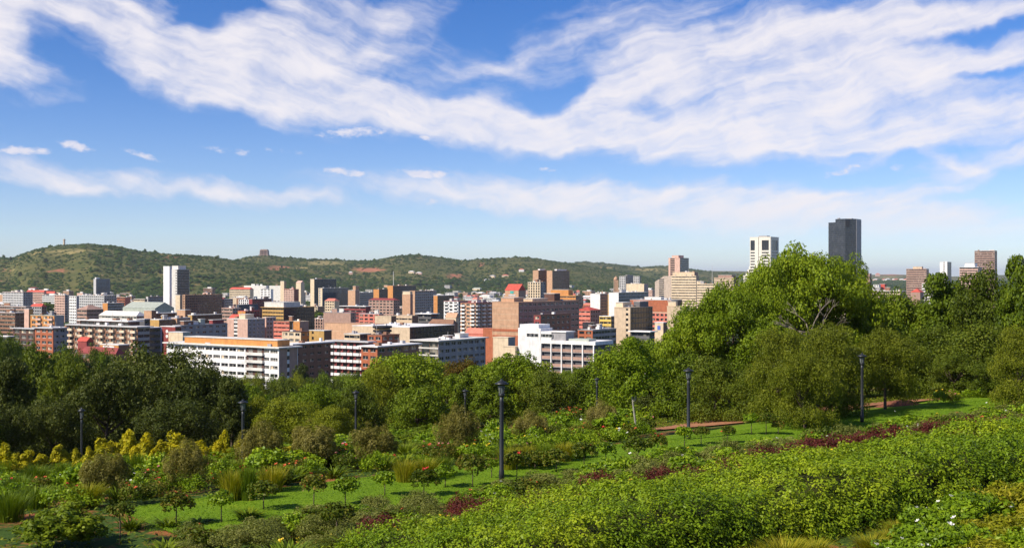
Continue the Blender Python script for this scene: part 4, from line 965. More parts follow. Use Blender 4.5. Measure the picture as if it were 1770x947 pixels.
# chamfered grey wing of the striped hotel
d = 1640.0
root, X0, g0 = base_root('office_block', "grey-beige hotel wing with chamfered shoulder and slot windows", 1161, 477, 520, d)
L = along(1132, 1161, d); hA, hB = hgt(477, d, g0), hgt(487, d, g0)
b = MB(); gm = pm('lightgrey')
prof = [(0, 0), (L, 0), (L, hB), (L * 0.45, hA), (0, hA)]
m2 = pm('brownpink')
b.add([(0, y, z) for y, z in prof] + [(14, y, z) for y, z in prof], [(0, 1, 2, 3, 4), (9, 8, 7, 6, 5)] + [(i, 5 + i, 5 + (i + 1) % 5, (i + 1) % 5) for i in range(5)], paint("wall_beigegrey", (0.52, 0.42, 0.34)))
b.obj("wall", root)
b = MB()
for i in range(9): z = hgt(482 + i * 3.6, d, g0); b.box(-0.25, 0.1, L * 0.45, L * 0.75, z - 1.4, z, G_DARK)
b.obj("slot_windows", root, kind='stuff')
# domed tower
d = 2300.0
root, X0, g0 = base_root('domed_tower', "small tan domed tower beside the three slim grey towers", 1064.5, 479, 505, d, 'tower', 0)
b = MB(); hh = hgt(484, d, g0); tn = pm('tan'); b.box(-4, 4, -4, 4, 0, hh, tn)
for s_ in (-1, 1):
    b.box(s_ * 4.2 - .5, s_ * 4.2 + .5, -4.4, -3.4, 0, hh - 1, pm('beige'))
b.obj("shaft", root)
b = MB(); b.lathe([(4.2, hh), (4.4, hh + 1), (4.0, hh + 3), (3.0, hh + 4.8), (1.4, hh + 6), (0.5, hh + 6.6), (0.3, hh + 8)], tn, 14); b.obj("dome", root, True)

# radio mast and monument on the hills
def on_hill(name, label, px, cat, d):
    x = (px - 885) / F * d; g = tz(x, d)
    root = link(name, None, loc=(x, d, g - 1)); reg(root, label, px, HOR - (g - H) / d * F, cat, None, True)
    return root, g - 1
root, g0 = on_hill('water_tower', "slim tan tower on the crest of the left hill", 111, 'tower', 4150)
b = MB(); zt = hgt(413.5, 4150, g0); b.lathe([(4.2, 0), (3.6, zt * 0.3), (3.4, zt * 0.82), (4.4, zt * 0.86), (4.4, zt * 0.97), (3.4, zt)], pm('beige'), 12); b.obj("shaft", root)
b = MB(); b.lathe([(0.6, zt), (0.3, zt + 5)], pm('grey'), 6); b.obj("aerial", root)
root, g0 = on_hill('monument', "massive square stone monument on its hilltop", 457, 'monument', 5480)
zt = hgt(431, 5480, g0); s = 7.2 / F * 5480
b = MB(); st = paint("wall_granite", (0.34, 0.24, 0.19)); b.prism([(-s, -s), (s, -s), (s, s), (-s, s)], 0, zt * 0.9, st, [(-s * .9, -s * .9), (s * .9, -s * .9), (s * .9, s * .9), (-s * .9, s * .9)]); b.obj("body", root)
b = MB(); b.prism([(-s * .8, -s * .8), (s * .8, -s * .8), (s * .8, s * .8), (-s * .8, s * .8)], zt * 0.9, zt, st, [(-s * .7, -s * .7), (s * .7, -s * .7), (s * .7, s * .7), (-s * .7, s * .7)]); b.obj("crown_storey", root)
b = MB()
for k in range(4): b.box(-s * .7 + k * s * .38, -s * .7 + k * s * .38 + s * .14, -s * 1.01, -s * .93, zt * 0.15, zt * 0.8, pm('darkbrown'))
b.obj("tall_windows", root, kind='stuff')
b = MB(); b.box(-s * 1.25, s * 1.25, -s * 1.25, s * 1.25, 0, zt * 0.12, st); b.obj("plinth", root)
for (px, top, bot, d, tx) in ((680, 469, 482, 3300, "thin pale mast standing before the red scar of the hill"), (1231, 458, 472, 5600, "thin mast on the low ridge right of the hotel tower")):
    x = (px - 885) / F * d; g = tz(x, d); root = link('radio_mast', None, loc=(x, d, g)); reg(root, tx, px, top, 'mast', None, True)
    b = MB(); b.lathe([(1.0, 0), (0.6, hgt(top, d, g))], pm('offwhite'), 6); b.obj("pole", root)
    b = MB(); b.lathe([(2.2, 0), (2.0, 3)], pm('grey'), 8); b.obj("base", root)
# dark plate discs stacked behind the brick stair tower
d = 640.0; x, y, z = P3(661, 563, d); g0 = tz(x, d) - 1
root = link('round_block', None, loc=(x, d, g0)); reg(root, "black round block of stacked discs behind the brick stair tower", 661, 570, 'building', None, True)
b = MB(); b.lathe([(4.2, 0), (4.2, z - g0 - 0.2)], pm('ochre'), 20); b.obj("shaft", root)
dm = MB(); dm.lathe([(5.0, 0), (5.3, 0.3), (5.3, 0.9), (5.0, 1.2)], pm('black'), 22); dme = dm.mesh("disc")
for k in range(3): link("disc", dme, root, (0, 0, z - g0 - 1.2 - 2.1 * k), None, (1 - 0.04 * (k != 0), 1, 1))

# --- the many smaller buildings between the named ones
LAND = [("the tall white tower", 305, 500), ("the blue glass slab", 176, 495), ("the dark tan-framed slab", 350, 527), ("the black glass tower", 1460, 440), ("the flaring white tower", 1320, 445),
        ("the brown slab towers", 950, 480), ("the big tan block", 900, 560), ("the white car park", 985, 605), ("the white slab of flats", 400, 625), ("the red-framed flats", 600, 615), ("the striped hotel", 1182, 495),
        ("the ochre terraced office", 500, 545), ("the huge brown hall", 600, 568), ("the tall tan pier slab", 545, 500), ("the orange stepped building", 985, 520), ("the three slim grey towers", 1088, 488),
        ("the brick stair tower", 662, 590), ("the long balcony block", 190, 585), ("the white balconied flats", 785, 528), ("the long orange brick wall", 1125, 530), ("the pink flats", 425, 570), ("the brown office tower", 1585, 485),
        ("the stone monument", 457, 440), ("the hill tower", 111, 425), ("the red-gabled penthouse", 890, 505), ("the two white-ended offices", 1050, 520), ("the brick recess block", 75, 590), ("the left-edge flats", 30, 520),
        ("the tallest brown tower", 1702, 460), ("the domed tower", 1064, 490), ("the arched white hall", 460, 507)]
FR = random.Random(77)
WALLS = [('cream', 'pale cream'), ('white', 'white'), ('beige', 'beige'), ('tan', 'tan'), ('brown', 'brown'), ('brick', 'brick red'), ('pink', 'pinkish'), ('grey', 'grey'), ('lightgrey', 'light grey'), ('brownpink', 'dusty pink'), ('orange', 'orange'), ('offwhite', 'off-white'), ('slate', 'dark'), ('darkbrown', 'dark brown')]
WALLW = [8, 8, 6, 6, 3, 2, 7, 3, 5, 4, 3, 7, 1, 1]
ROOFS = [('red', 'red'), ('maroon', 'maroon'), ('salmon', 'salmon'), ('lightgrey', 'pale grey'), ('white', 'white'), ('greygreen', 'green-grey'), ('brown', 'brown')]
ROOFW = [4, 3, 4, 4, 4, 1, 2]
def top_limit(px):           # skyline of the ordinary roofs
    return np.interp(px, [0, 60, 160, 240, 330, 420, 480, 600, 700, 800, 870, 940, 1010, 1100, 1200, 1300, 1500, 1600, 1770], [500, 502, 508, 512, 500, 498, 492, 494, 492, 492, 496, 500, 492, 494, 490, 492, 498, 498, 490])
made = 0; taken = []
def free(px0, px1, d):
    for (a, c, dd) in taken:
        if px0 < c + 1 and px1 > a - 1 and abs(d - dd) / d < 0.035: return False
    for (a, c, tp, yb, dd) in OCC:
        if px0 < c + 1 and px1 > a - 1 and abs(d - dd) < 60: return False
    return True
NFILL = 260
tries = 0
while made < NFILL and tries < 6000:
    tries += 1
    yb = FR.choice([FR.uniform(507, 535), FR.uniform(507, 560), FR.uniform(540, 600)])
    px = FR.uniform(-5, 1240) if FR.random() < 0.93 else FR.uniform(1490, 1680)
    d = 122400 / (yb - HOR)
    if d < 690: continue
    pitched = FR.random() < (0.5 if yb < 540 else 0.35)
    hm_ = FR.uniform(5, 10) if pitched else FR.choice([FR.uniform(6, 12), FR.uniform(8, 20)])
    wl, wr = (FR.uniform(9, 30), FR.uniform(7, 16)) if pitched else (FR.uniform(12, 42), FR.uniform(10, 26))
    if yb < 512: hm_ = min(hm_, 12)
    if yb > 560: hm_ = min(hm_, 20)
    top = HOR - (hm_ - H) / d * F
    if top < top_limit(px): continue
    xl = px - wl * CA / d * F; xr = px + wr * SA / d * F
    if not free(xl, xr, d): continue
    taken.append((xl, xr, d))
    wc, wn_ = FR.choices(WALLS, WALLW)[0]; rc, rn = FR.choices(ROOFS, ROOFW)[0]
    if pitched:
        lab = f"{wn_} house with {rn} pitched roof"
        B(lab, xl, px, xr, top, yb, wc, FR.choice(['punch', 'ribbon', 'blank']), 'punch', d=d, roof=FR.choice(['hip', 'hip', 'gable']), roofc=rc, rh=FR.uniform(2.0, 3.6), name='house', cat='house', direct=False)
    else:
        sl = FR.choice(['grid', 'ribbon', 'punch', 'blank', 'vert', 'grid', 'balc']); sr = FR.choice(['grid', 'ribbon', 'punch', 'glass'])
        rc, rn = FR.choice([('white', 'white'), ('lightgrey', 'grey'), ('offwhite', 'pale'), ('grey', 'dark grey'), ('cream', 'cream')])
        form = 'low block' if hm_ < 12 else ('office block' if sl in ('ribbon', 'vert', 'blank') else 'block of flats')
        wr2 = FR.choice([None, None, 'darkgrey', 'brown', 'grey'])
        B(f"{wn_} {form} with {rn} roof", xl, px, xr, top, yb, wc, sl, sr, d=d, roofc=rc, wallR=wr2, direct=False, optL=dict(bw=FR.uniform(3, 5), bal=FR.choice(['white', 'cream', 'tan'])), optR=dict(bw=FR.uniform(3, 5), band=wc))
    made += 1
# the packed far rows against the foot of the hills
k_ = 0
for _ in range(3000):
    if k_ >= 190: break
    px = FR.uniform(-5, 1290) if FR.random() < 0.94 else FR.uniform(1495, 1620); d = FR.uniform(1900, 3500) if px < 560 else FR.uniform(2100, 4300)
    x = (px - 885) / F * d; g = tz(x, d)
    if g > 26: continue
    pitched = FR.random() < 0.45; hm_ = FR.uniform(6, 10) if pitched else FR.choice([8, 12, 16, 22, 28]) * FR.uniform(0.8, 1.1)
    wl, wr = FR.uniform(12, 34), FR.uniform(10, 22)
    if d > 3300: hm_ = min(hm_, 12)
    top = HOR - (g + hm_ - H) / d * F
    if top < top_limit(px) - 5: continue
    xl = px - wl * CA / d * F; xr = px + wr * SA / d * F
    if any(xl < c and xr > a and abs(d - dd) < 60 for (a, c, dd) in taken): continue
    taken.append((xl, xr, d)); k_ += 1
    wc, wn_ = FR.choices(WALLS, WALLW)[0]; rc, rn = FR.choices(ROOFS, ROOFW)[0]
    if pitched: B(f"small {wn_} house with {rn} roof", xl, px, xr, top, top + 8, wc, 'blank', 'blank', d=d, roof='hip', roofc=rc, rh=FR.uniform(2.5, 4.5), name='house', cat='house', direct=False)
    else: B(f"distant {wn_} block", xl, px, xr, top, top + 10, wc, FR.choice(['grid', 'ribbon', 'blank']), FR.choice(['grid', 'ribbon']), d=d, roofc=FR.choice(['white', 'offwhite', 'lightgrey']), direct=False, optL=dict(bw=5), optR=dict(bw=5), plant=[(0.2, 0.5, 0.2, 0.6, 3, 'offwhite')] if hm_ > 14 else [])
# white houses dotted on the foot of the far hills
for i in range(34):
    px = FR.choice([FR.uniform(560, 1060), FR.uniform(1180, 1320), FR.uniform(1505, 1570)]); d = FR.uniform(3500, 4700) if px < 1100 else (FR.uniform(4300, 6200) if px < 1400 else FR.uniform(8200, 9800))
    x = (px - 885) / F * d; g = tz(x, d); hm_ = FR.uniform(5, 9)
    w = FR.uniform(12, 24) * d / 4200; s_ = d / 4200
    root = link('house', None, loc=(x, d, g - 0.5), rot=(0, 0, FR.uniform(-0.7, 0.3)))
    wc = FR.choice([('white', 'white'), ('pink', 'pinkish'), ('cream', 'cream')]); rc = FR.choice([('white', 'white'), ('salmon', 'salmon'), ('lightgrey', 'grey')])
    reg(root, f"tiny {wc[1]} house with {rc[1]} roof on the hillside", px, HOR - (g - H) / d * F, 'house', 'houses on the far hillside')
    b = MB(); b.box(-w / 2, w / 2, -w / 3, w / 3, -3, hm_ * s_, pm(wc[0])); b.obj("wall", root)
    b = MB(); hip_roof(b, -w / 2, w / 2, -w / 3, w / 3, hm_ * s_ + 0.01, 3 * s_, pm(rc[0])); b.obj("roof", root)

# ------------------------------------------------------------------ vegetation
RG = np.random.default_rng(42)
def leaves(P, N, L, W, rng, bend=0.75, up=0.25, fold=False):
    """leaf blades as diamonds; P centres, N rough outward normals, L x W their size"""
    n = len(P)
    R = rng.normal(size=(n, 3)); R /= np.linalg.norm(R, axis=1)[:, None]
    N = N + bend * R + np.array([0, 0, up]); N /= np.linalg.norm(N, axis=1)[:, None] + 1e-9
    A = np.cross(N, rng.normal(size=(n, 3))); A /= np.linalg.norm(A, axis=1)[:, None] + 1e-9
    Bv = np.cross(N, A)
    L = np.broadcast_to(L, (n,)) * rng.uniform(0.65, 1.3, n); W = np.broadcast_to(W, (n,)) * rng.uniform(0.7, 1.25, n)
    a = A * L[:, None] / 2; b = Bv * W[:, None] / 2
    V = np.stack([P - a, P - b * 1.0 + a * 0.1, P + a - N * L[:, None] * 0.12, P + b + a * 0.1], 1).reshape(-1, 3)
    Q = np.arange(4 * n).reshape(-1, 4)
    return V, Q
def sphere_pts(n, rng):
    D = rng.normal(size=(n, 3)); return D / np.linalg.norm(D, axis=1)[:, None]
def clumps(blobs, per, size, rng, up=0.25):
    """second-level clumps spread over first-level blobs: (centre, radii, outward)"""
    C, Rr, O = [], [], []
    for (c, r) in blobs:
        c = np.array(c, float); r = np.array(r, float) * np.ones(3)
        k = max(4, int(per * (r[0] * r[1]) ** 0.5 ** 1.0))
        D = sphere_pts(k, rng); D[:, 2] = np.where(D[:, 2] < -0.5, -D[:, 2] * 0.5, D[:, 2])
        pos = c + D * r * rng.uniform(0.62, 1.0, (k, 1))
        C.append(pos); Rr.append(rng.uniform(0.6, 1.25, k) * size); O.append(D)
    return np.concatenate(C), np.concatenate(Rr), np.concatenate(O)
def crown_mesh(name, blobs, nleaf, L, W, mat, rng, per=9, csize=None, flat=0.75, inner=0.12, droop=0.0):
    span = max(max(np.atleast_1d(r)) for _, r in blobs)
    csize = csize or span * 0.33
    C, Rr, O = clumps(blobs, per, csize, rng)
    wgt = Rr ** 2; wgt = wgt / wgt.sum()
    idx = rng.choice(len(C), nleaf, p=wgt)
    D = sphere_pts(nleaf, rng) ; D = D + O[idx] * 0.55; D /= np.linalg.norm(D, axis=1)[:, None]
    rad = Rr[idx] * rng.uniform(0.55, 1.12, nleaf) ** 0.6
    P = C[idx] + D * rad[:, None] * np.array([1, 1, flat])
    if inner:
        k = int(nleaf * inner); bi = rng.integers(0, len(blobs), k)
        cc = np.array([b_[0] for b_ in blobs], float)[bi]; rr = np.array([np.ones(3) * b_[1] for b_ in blobs])[bi]
        P[:k] = cc + sphere_pts(k, rng) * rr * rng.uniform(0.3, 0.8, (k, 1))
    if droop: P[:, 2] -= droop * rng.random(nleaf) ** 2
    V, Q = leaves(P, D, L, W, rng)
    cl = rng.random(len(C))
    lv = np.clip(0.55 * rng.random(nleaf) + 0.45 * cl[idx], 0, 1)
    return mesh_np(name, V, quads=Q, mats=[mat], lv=lv)
BARK = paint("bark", (0.11, 0.08, 0.055), 0.9, 0.4, 3.0)
PALEBARK = paint("pale_bark", (0.42, 0.38, 0.31), 0.85, 0.3, 3.0)
def trunk_mesh(h, r, blobs, rng, mat, nb=7):
    b = MB()
    top = Vector((rng.uniform(-.4, .4), rng.uniform(-.4, .4), h * 0.42))
    b.tube([(0, 0, -1.0), (0, 0, 0.3), (top.x * .4, top.y * .4, h * 0.2), tuple(top)], [r * 1.3, r, r * 0.85, r * 0.7], mat, 8)
    for i in range(nb):
        c = Vector(blobs[i % len(blobs)][0]) + Vector(rng.normal(size=3) * 0.6)
        m_ = (top + c) / 2 + Vector(rng.normal(size=3) * 0.4); m_.z -= 0.3
        b.tube([tuple(top - Vector((0, 0, rng.uniform(0, h * .12)))), tuple(m_), tuple(c)], [r * 0.5, r * 0.3, r * 0.08], mat, 5)
    return b.mesh("trunk", True)

LM = dict(
    broad=leafmat("leaf_broad", (0.040, 0.069, 0.005), (0.127, 0.184, 0.009), (0.276, 0.322, 0.016)),
    bright=leafmat("leaf_bright", (0.06, 0.1, 0.005), (0.16, 0.23, 0.009), (0.3, 0.36, 0.018)),
    dark=leafmat("leaf_dark", (0.026, 0.039, 0.007), (0.072, 0.091, 0.012), (0.182, 0.195, 0.039), 0.2),
    mid=leafmat("leaf_mid", (0.035, 0.056, 0.005), (0.100, 0.138, 0.010), (0.213, 0.237, 0.022), 0.3),
    olive=leafmat("leaf_olive", (0.045, 0.058, 0.004), (0.134, 0.162, 0.010), (0.291, 0.302, 0.022), 0.3),
    brown=leafmat("leaf_brown", (0.05, 0.03, 0.005), (0.13, 0.085, 0.01), (0.22, 0.16, 0.02), 0.3),
    pale=leafmat("leaf_pale", (0.06, 0.08, 0.005), (0.17, 0.2, 0.01), (0.32, 0.34, 0.02), 0.35),
    yellow=leafmat("leaf_yellow", (0.14, 0.17, 0.006), (0.42, 0.38, 0.012), (0.75, 0.6, 0.02), 0.4),
    greyb=leafmat("leaf_greybrown", (0.07, 0.07, 0.01), (0.22, 0.2, 0.04), (0.45, 0.38, 0.15), 0.3),
    rose=leafmat("leaf_rose", (0.035, 0.05, 0.005), (0.1, 0.14, 0.01), (0.27, 0.17, 0.035), 0.3),
    gold=leafmat("leaf_gold", (0.08, 0.11, 0.005), (0.25, 0.26, 0.01), (0.5, 0.4, 0.04), 0.35),
    strap=leafmat("leaf_strap", (0.045, 0.08, 0.005), (0.13, 0.2, 0.01), (0.3, 0.36, 0.025), 0.35),
    greygreen=leafmat("leaf_greygreen", (0.066, 0.083, 0.013), (0.176, 0.198, 0.039), (0.330, 0.319, 0.088), 0.25),
    purple=leafmat("leaf_purple", (0.045, 0.012, 0.01), (0.12, 0.028, 0.022), (0.26, 0.07, 0.045), 0.35),
    hedge=leafmat("leaf_hedge", (0.050, 0.095, 0.004), (0.168, 0.263, 0.009), (0.426, 0.493, 0.020), 0.35, 0.45, 0.5, 0.3),
    lush=leafmat("leaf_lush", (0.06, 0.11, 0.005), (0.19, 0.3, 0.01), (0.42, 0.48, 0.025), 0.35, 0.4, 1.0, 0.35),
    pine=leafmat("leaf_cover", (0.055, 0.083, 0.006), (0.143, 0.187, 0.013), (0.330, 0.308, 0.033), 0.3),
)
def flower_mat(name, c):
    m_, t_, b_ = new_mat(name)
    n_ = t_.noise(t_.node('ShaderNodeTexCoord', None, 3), 12, 2)
    t_.l.new(t_.mix(t_.smooth(n_, 0.3, 0.7), tuple(x * 0.75 for x in c), c), b_.inputs['Base Color']); b_.inputs['Roughness'].default_value = 0.6
    return m_
FL = dict(red=flower_mat("petal_red", (0.62, 0.03, 0.015)), orange=flower_mat("petal_orange", (0.75, 0.14, 0.03)), yellow=flower_mat("petal_yellow", (0.85, 0.6, 0.02)), white=flower_mat("petal_white", (0.9, 0.88, 0.8)), pink=flower_mat("petal_pink", (0.8, 0.25, 0.25)))

def crown_blobs(rng, h, w, kind):
    """first-level masses of a crown of height h and half-width w, standing on a trunk"""
    bl = []
    if kind == 'dome':
        bl.append(((0, 0, h * 0.6), (w * 0.6, w * 0.6, h * 0.34)))
        for i in range(8):
            a = i * 2.4 + rng.uniform(-.3, .3); r = w * rng.uniform(0.42, 0.66)
            bl.append(((math.cos(a) * r, math.sin(a) * r, h * rng.uniform(0.38, 0.74)), w * rng.uniform(0.32, 0.45)))
        for i in range(6):
            a = i * 1.05 + .3; bl.append(((math.cos(a) * w * .55, math.sin(a) * w * .55, h * rng.uniform(0.14, 0.26)), (w * .36, w * .36, h * .15)))
        for i in range(4):
            a = rng.uniform(0, 6.3); bl.append(((math.cos(a) * w * .25, math.sin(a) * w * .25, h * rng.uniform(0.78, 0.86)), w * rng.uniform(0.24, 0.33)))
    elif kind == 'tall':
        for i in range(11):
            a = i * 2.4; f = i / 10; r = w * (0.55 - 0.35 * f)
            bl.append(((math.cos(a) * r, math.sin(a) * r, h * (0.2 + 0.68 * f)), w * (0.52 - 0.2 * f)))
    elif kind == 'spread':
        for i in range(12):
            a = i * 2.4; r = w * (0.15 + 0.62 * (i / 11) ** 0.7); zz = h * (0.86 - 0.38 * (r / w) ** 1.6 + rng.uniform(-.05, .04))
            bl.append(((math.cos(a) * r, math.sin(a) * r, zz), (w * rng.uniform(0.25, 0.36), w * rng.uniform(0.25, 0.36), h * rng.uniform(0.11, 0.17))))
        for i in range(6):
            a = i * 1.05 + .5; bl.append(((math.cos(a) * w * .5, math.sin(a) * w * .5, h * rng.uniform(0.2, 0.5)), (w * .34, w * .34, h * .17)))
    return bl
PROTO = {}
def tree_proto(key, kind, mat, h, w, n, L, Wd, seed, bark=None, **kw):
    rng = np.random.default_rng(seed); bl = crown_blobs(rng, h, w, kind)
    cm_ = crown_mesh("crown", bl, n, L, Wd, LM[mat], rng, **kw); co_ = np.empty(len(cm_.vertices) * 3, np.float32); cm_.vertices.foreach_get('co', co_)
    PROTO[key] = (cm_, trunk_mesh(h, 0.028 * h + 0.05, bl, rng, bark or BARK), float(np.percentile(co_[2::3], 99.6)) / 0.97, w)
tree_proto('broad0', 'dome', 'broad', 10, 6, 17000, 0.36, 0.24, 1)
tree_proto('broad1', 'tall', 'broad', 10, 5, 15000, 0.36, 0.24, 2)
tree_proto('great', 'spread', 'bright', 13, 8.5, 42000, 0.30, 0.19, 3, per=10, csize=1.35, flat=0.6)
tree_proto('bright0', 'dome', 'bright', 10, 6, 18000, 0.34, 0.22, 4)
tree_proto('bright1', 'spread', 'bright', 10, 6.5, 18000, 0.34, 0.2, 14)
tree_proto('dark0', 'dome', 'dark', 10, 7, 22000, 0.32, 0.2, 5, csize=1.1)
tree_proto('dark1', 'tall', 'dark', 10, 5, 16000, 0.32, 0.2, 6)
tree_proto('mid0', 'dome', 'mid', 10, 6, 15000, 0.34, 0.22, 7)
tree_proto('mid1', 'spread', 'mid', 10, 6, 14000, 0.32, 0.18, 8)
tree_proto('olive0', 'dome', 'olive', 8, 5, 34000, 0.22, 0.11, 9, csize=0.85, per=16, inner=0.06)
tree_proto('olive1', 'spread', 'olive', 8, 5.5, 32000, 0.22, 0.11, 10, csize=0.85, per=16, inner=0.06)
tree_proto('pale0', 'dome', 'pale', 7, 5, 24000, 0.22, 0.12, 11, csize=0.9)
tree_proto('brown0', 'dome', 'brown', 10, 5.5, 14000, 0.32, 0.2, 12)
for k_ in range(3): tree_proto('town%d' % k_, ['dome', 'tall', 'spread'][k_], ['mid', 'dark', 'broad'][k_], 10, 6, 1500, 1.1, 0.75, 20 + k_)

def tree(key, px, top, rad, d, label, group=None, direct=False, gsink=0.3, hmin=3.0, cat='tree', wscale=1.0):
    x = (px - 885) / F * d; g = tz(x, d) - gsink
    zt = H + (HOR - top) / F * d
    crown, trunk, h0, w0 = PROTO[key]
    hh = max(zt - g, hmin); sw = rad / F * d / w0 * wscale * 0.92; sz = hh / (h0 * 0.97)
    root = link('street_tree' if 'town tree' in label else 'tree', None, loc=(x, d, g), rot=(0, 0, BR.uniform(0, 6.28)))
    reg(root, label, px, top + rad * 0.6, cat, group, direct)
    link("crown", crown, root, scale=(sw, sw, sz)); link("trunk", trunk, root, scale=(sw * .9, sw * .9, sz))
    return root
TL = [  # key, px, top, half width, distance, label
    ('dark0', 262, 600, 128, 122, "broad near-black evergreen dome, biggest tree of the left group"), ('dark0', 352, 632, 92, 116, "dark evergreen leaning out right of the near-black dome"), ('dark0', 180, 632, 88, 112, "dark evergreen low in front of the near-black dome on the left"),
    ('dark1', 400, 655, 46, 112, "narrow grey-green dark tree behind the lamp amid the pale trees"), ('mid0', 60, 606, 80, 150, "mid-green tree below the red brick recess block at left"), ('dark1', 15, 622, 66, 120, "tall dark tree cut by the left frame edge"),
    ('mid1', 118, 614, 74, 140, "spreading olive-dark tree between the left edge and the near-black dome"), ('dark0', 90, 690, 76, 108, "low dark rounded tree behind the yellow shrubs at far left"), ('dark0', 0, 700, 70, 104, "low dark tree behind the yellow shrubs at the very left"),
    ('dark0', 300, 690, 80, 106, "black shadowed tree skirt behind the tallest yellow shrub"),
    ('dark1', 520, 630, 26, 440, "small dark green tree against the maroon flats"), ('pale0', 505, 688, 80, 112, "rounded yellow-green tree right of the lamp amid the pale trees"), ('pale0', 440, 686, 44, 118, "slim yellow-green tree touching the dark evergreens"),
    ('pale0', 572, 702, 58, 108, "low yellow-green mound tree beside the thin lamp"), ('mid0', 622, 664, 52, 130, "grey-green tree between the yellow-green ones and the bright dome"), ('bright0', 690, 612, 88, 150, "bright green dome tree in front of the low white-roofed wing"),
    ('broad0', 636, 648, 60, 145, "leafy green tree at the left foot of the bright dome"), ('broad0', 724, 668, 62, 112, "dense green tree below the bright dome tree"), ('brown0', 795, 622, 54, 172, "rust brown tree between two green domes"),
    ('bright1', 890, 612, 84, 152, "broad light green tree under the pale cream block"), ('broad1', 850, 650, 50, 135, "green tree right behind the tallest street lamp"), ('mid0', 955, 640, 62, 140, "dull green tree below the white car park"),
    ('mid1', 1045, 628, 52, 205, "brownish green tree at the foot of the white car park columns"), ('bright0', 1100, 588, 92, 118, "full bright green tree left of the great tree"), ('broad0', 1020, 634, 52, 140, "small leafy green tree left of the full bright tree"),
    ('broad0', 1180, 612, 66, 92, "green tree leaning over the red earth"), ('great', 1392, 432, 128, 112, "great feathery green tree hiding the tower feet"), ('great', 1325, 456, 92, 109, "feathery bright tree under the flaring white tower, left half of the great crown"), ('great', 1452, 450, 78, 115, "feathery bright tree hiding the foot of the black tower"),
    ('great', 1262, 496, 108, 106, "left shoulder tree of the great feathery crown"),
    ('bright1', 1190, 545, 74, 104, "drooping bright tree at the left foot of the great tree"), ('broad0', 1486, 512, 84, 118, "full green tree right behind the great tree"), ('bright0', 1330, 560, 80, 102, "bright under-crown below the great feathery tree"),
    ('olive0', 1350, 570, 70, 76, "fine-leaved olive tree with full round crown"), ('olive0', 1435, 562, 78, 80, "broad brownish olive tree under the bare dead branches"), ('olive1', 1530, 568, 72, 84, "thin olive tree with hanging grey twigs"),
    ('olive0', 1392, 610, 66, 73, "low olive tree shading the lawn edge"), ('broad0', 1562, 508, 72, 126, "green tree below the brown office tower"), ('broad1', 1636, 476, 80, 122, "tall deep green tree below the slim white tower"),
    ('mid0', 1702, 468, 74, 112, "dark leafy tree below the tallest brown tower"), ('broad1', 1768, 446, 62, 104, "tall ragged green tree at the right frame edge"), ('mid0', 1612, 566, 66, 104, "shadowy green tree behind the earth bank"),
    ('mid0', 1688, 560, 80, 100, "dark wide tree between the earth bank and right edge"), ('mid1', 1650, 610, 60, 97, "low dark tree right of the earth bank"), ('olive0', 1762, 566, 62, 84, "light olive tree hanging over the hedge at the right edge"),
    ('mid0', 1236, 616, 64, 84, "dark green low tree over the red earth"), ('mid0', 1292, 640, 52, 82, "small shaded tree left of the round olive tree"), ('mid1', 1720, 620, 60, 92, "sunken dark tree under the right olive tree"),
    ('dark1', 1130, 660, 44, 100, "dark trunk-shaded tree by the white birch stem"),
]
for (k, px, top, rad, d, lab) in TL: tree(k, px, top, rad, d, lab, direct=True)
# the grove and the wood go on beyond both edges of the frame
for i_, (px, top, rad, d) in enumerate([(1850, 440, 80, 116), (1930, 450, 84, 108), (2010, 455, 80, 120), (2090, 450, 84, 112), (1870, 540, 76, 92), (1960, 545, 80, 96), (2060, 540, 84, 98), (1900, 600, 60, 88), (2180, 450, 90, 118), (2170, 560, 80, 100)]):
    tree(['broad1', 'broad0', 'mid0'][i_ % 3], px, top, rad, d, "grove tree beyond the right frame edge", 'grove trees past the right edge')
for i_, (px, top, rad, d) in enumerate([(-90, 640, 80, 118), (-170, 630, 84, 130), (-130, 600, 80, 170), (-240, 620, 90, 150), (-60, 700, 70, 100)]):
    tree(['dark0', 'mid0', 'dark1'][i_ % 3], px, top, rad, d, "dark wood tree beyond the left frame edge", 'wood trees past the left edge')
# the wooded slope between garden and town
TLx = [-60, 0, 30, 60, 120, 180, 230, 300, 350, 440, 520, 600, 640, 680, 740, 830, 860, 900, 960, 1010, 1050, 1100, 1160, 1250, 1500, 1600, 1850]
TLy = [580, 584, 596, 606, 608, 611, 616, 630, 640, 648, 646, 640, 628, 618, 624, 624, 630, 624, 634, 630, 604, 594, 584, 556, 536, 516, 496]
fr = random.Random(9); n_s = 0; spots = []
for px in range(-30, 1190, 21):
    d = fr.uniform(300, 420); x = (px - 885) / F * d; g = tz(x, d); top = np.interp(px, TLx, TLy) + fr.uniform(-2, 12) - (8 if px < 280 else 0)
    key = fr.choice(['mid0', 'mid1', 'dark1', 'broad0', 'mid0'] if px < 420 else ['broad0', 'bright0', 'mid0', 'mid1', 'pale0'])
    nm_ = {'mid': 'dull green', 'dark': 'dark', 'broad': 'leafy green', 'bright': 'fresh green', 'pale': 'yellow-green'}[key.rstrip('01')]
    spots.append((x, d)); tree(key, px, top, fr.uniform(24, 34), d, f"{nm_} slope tree", 'trees on the wooded slope')
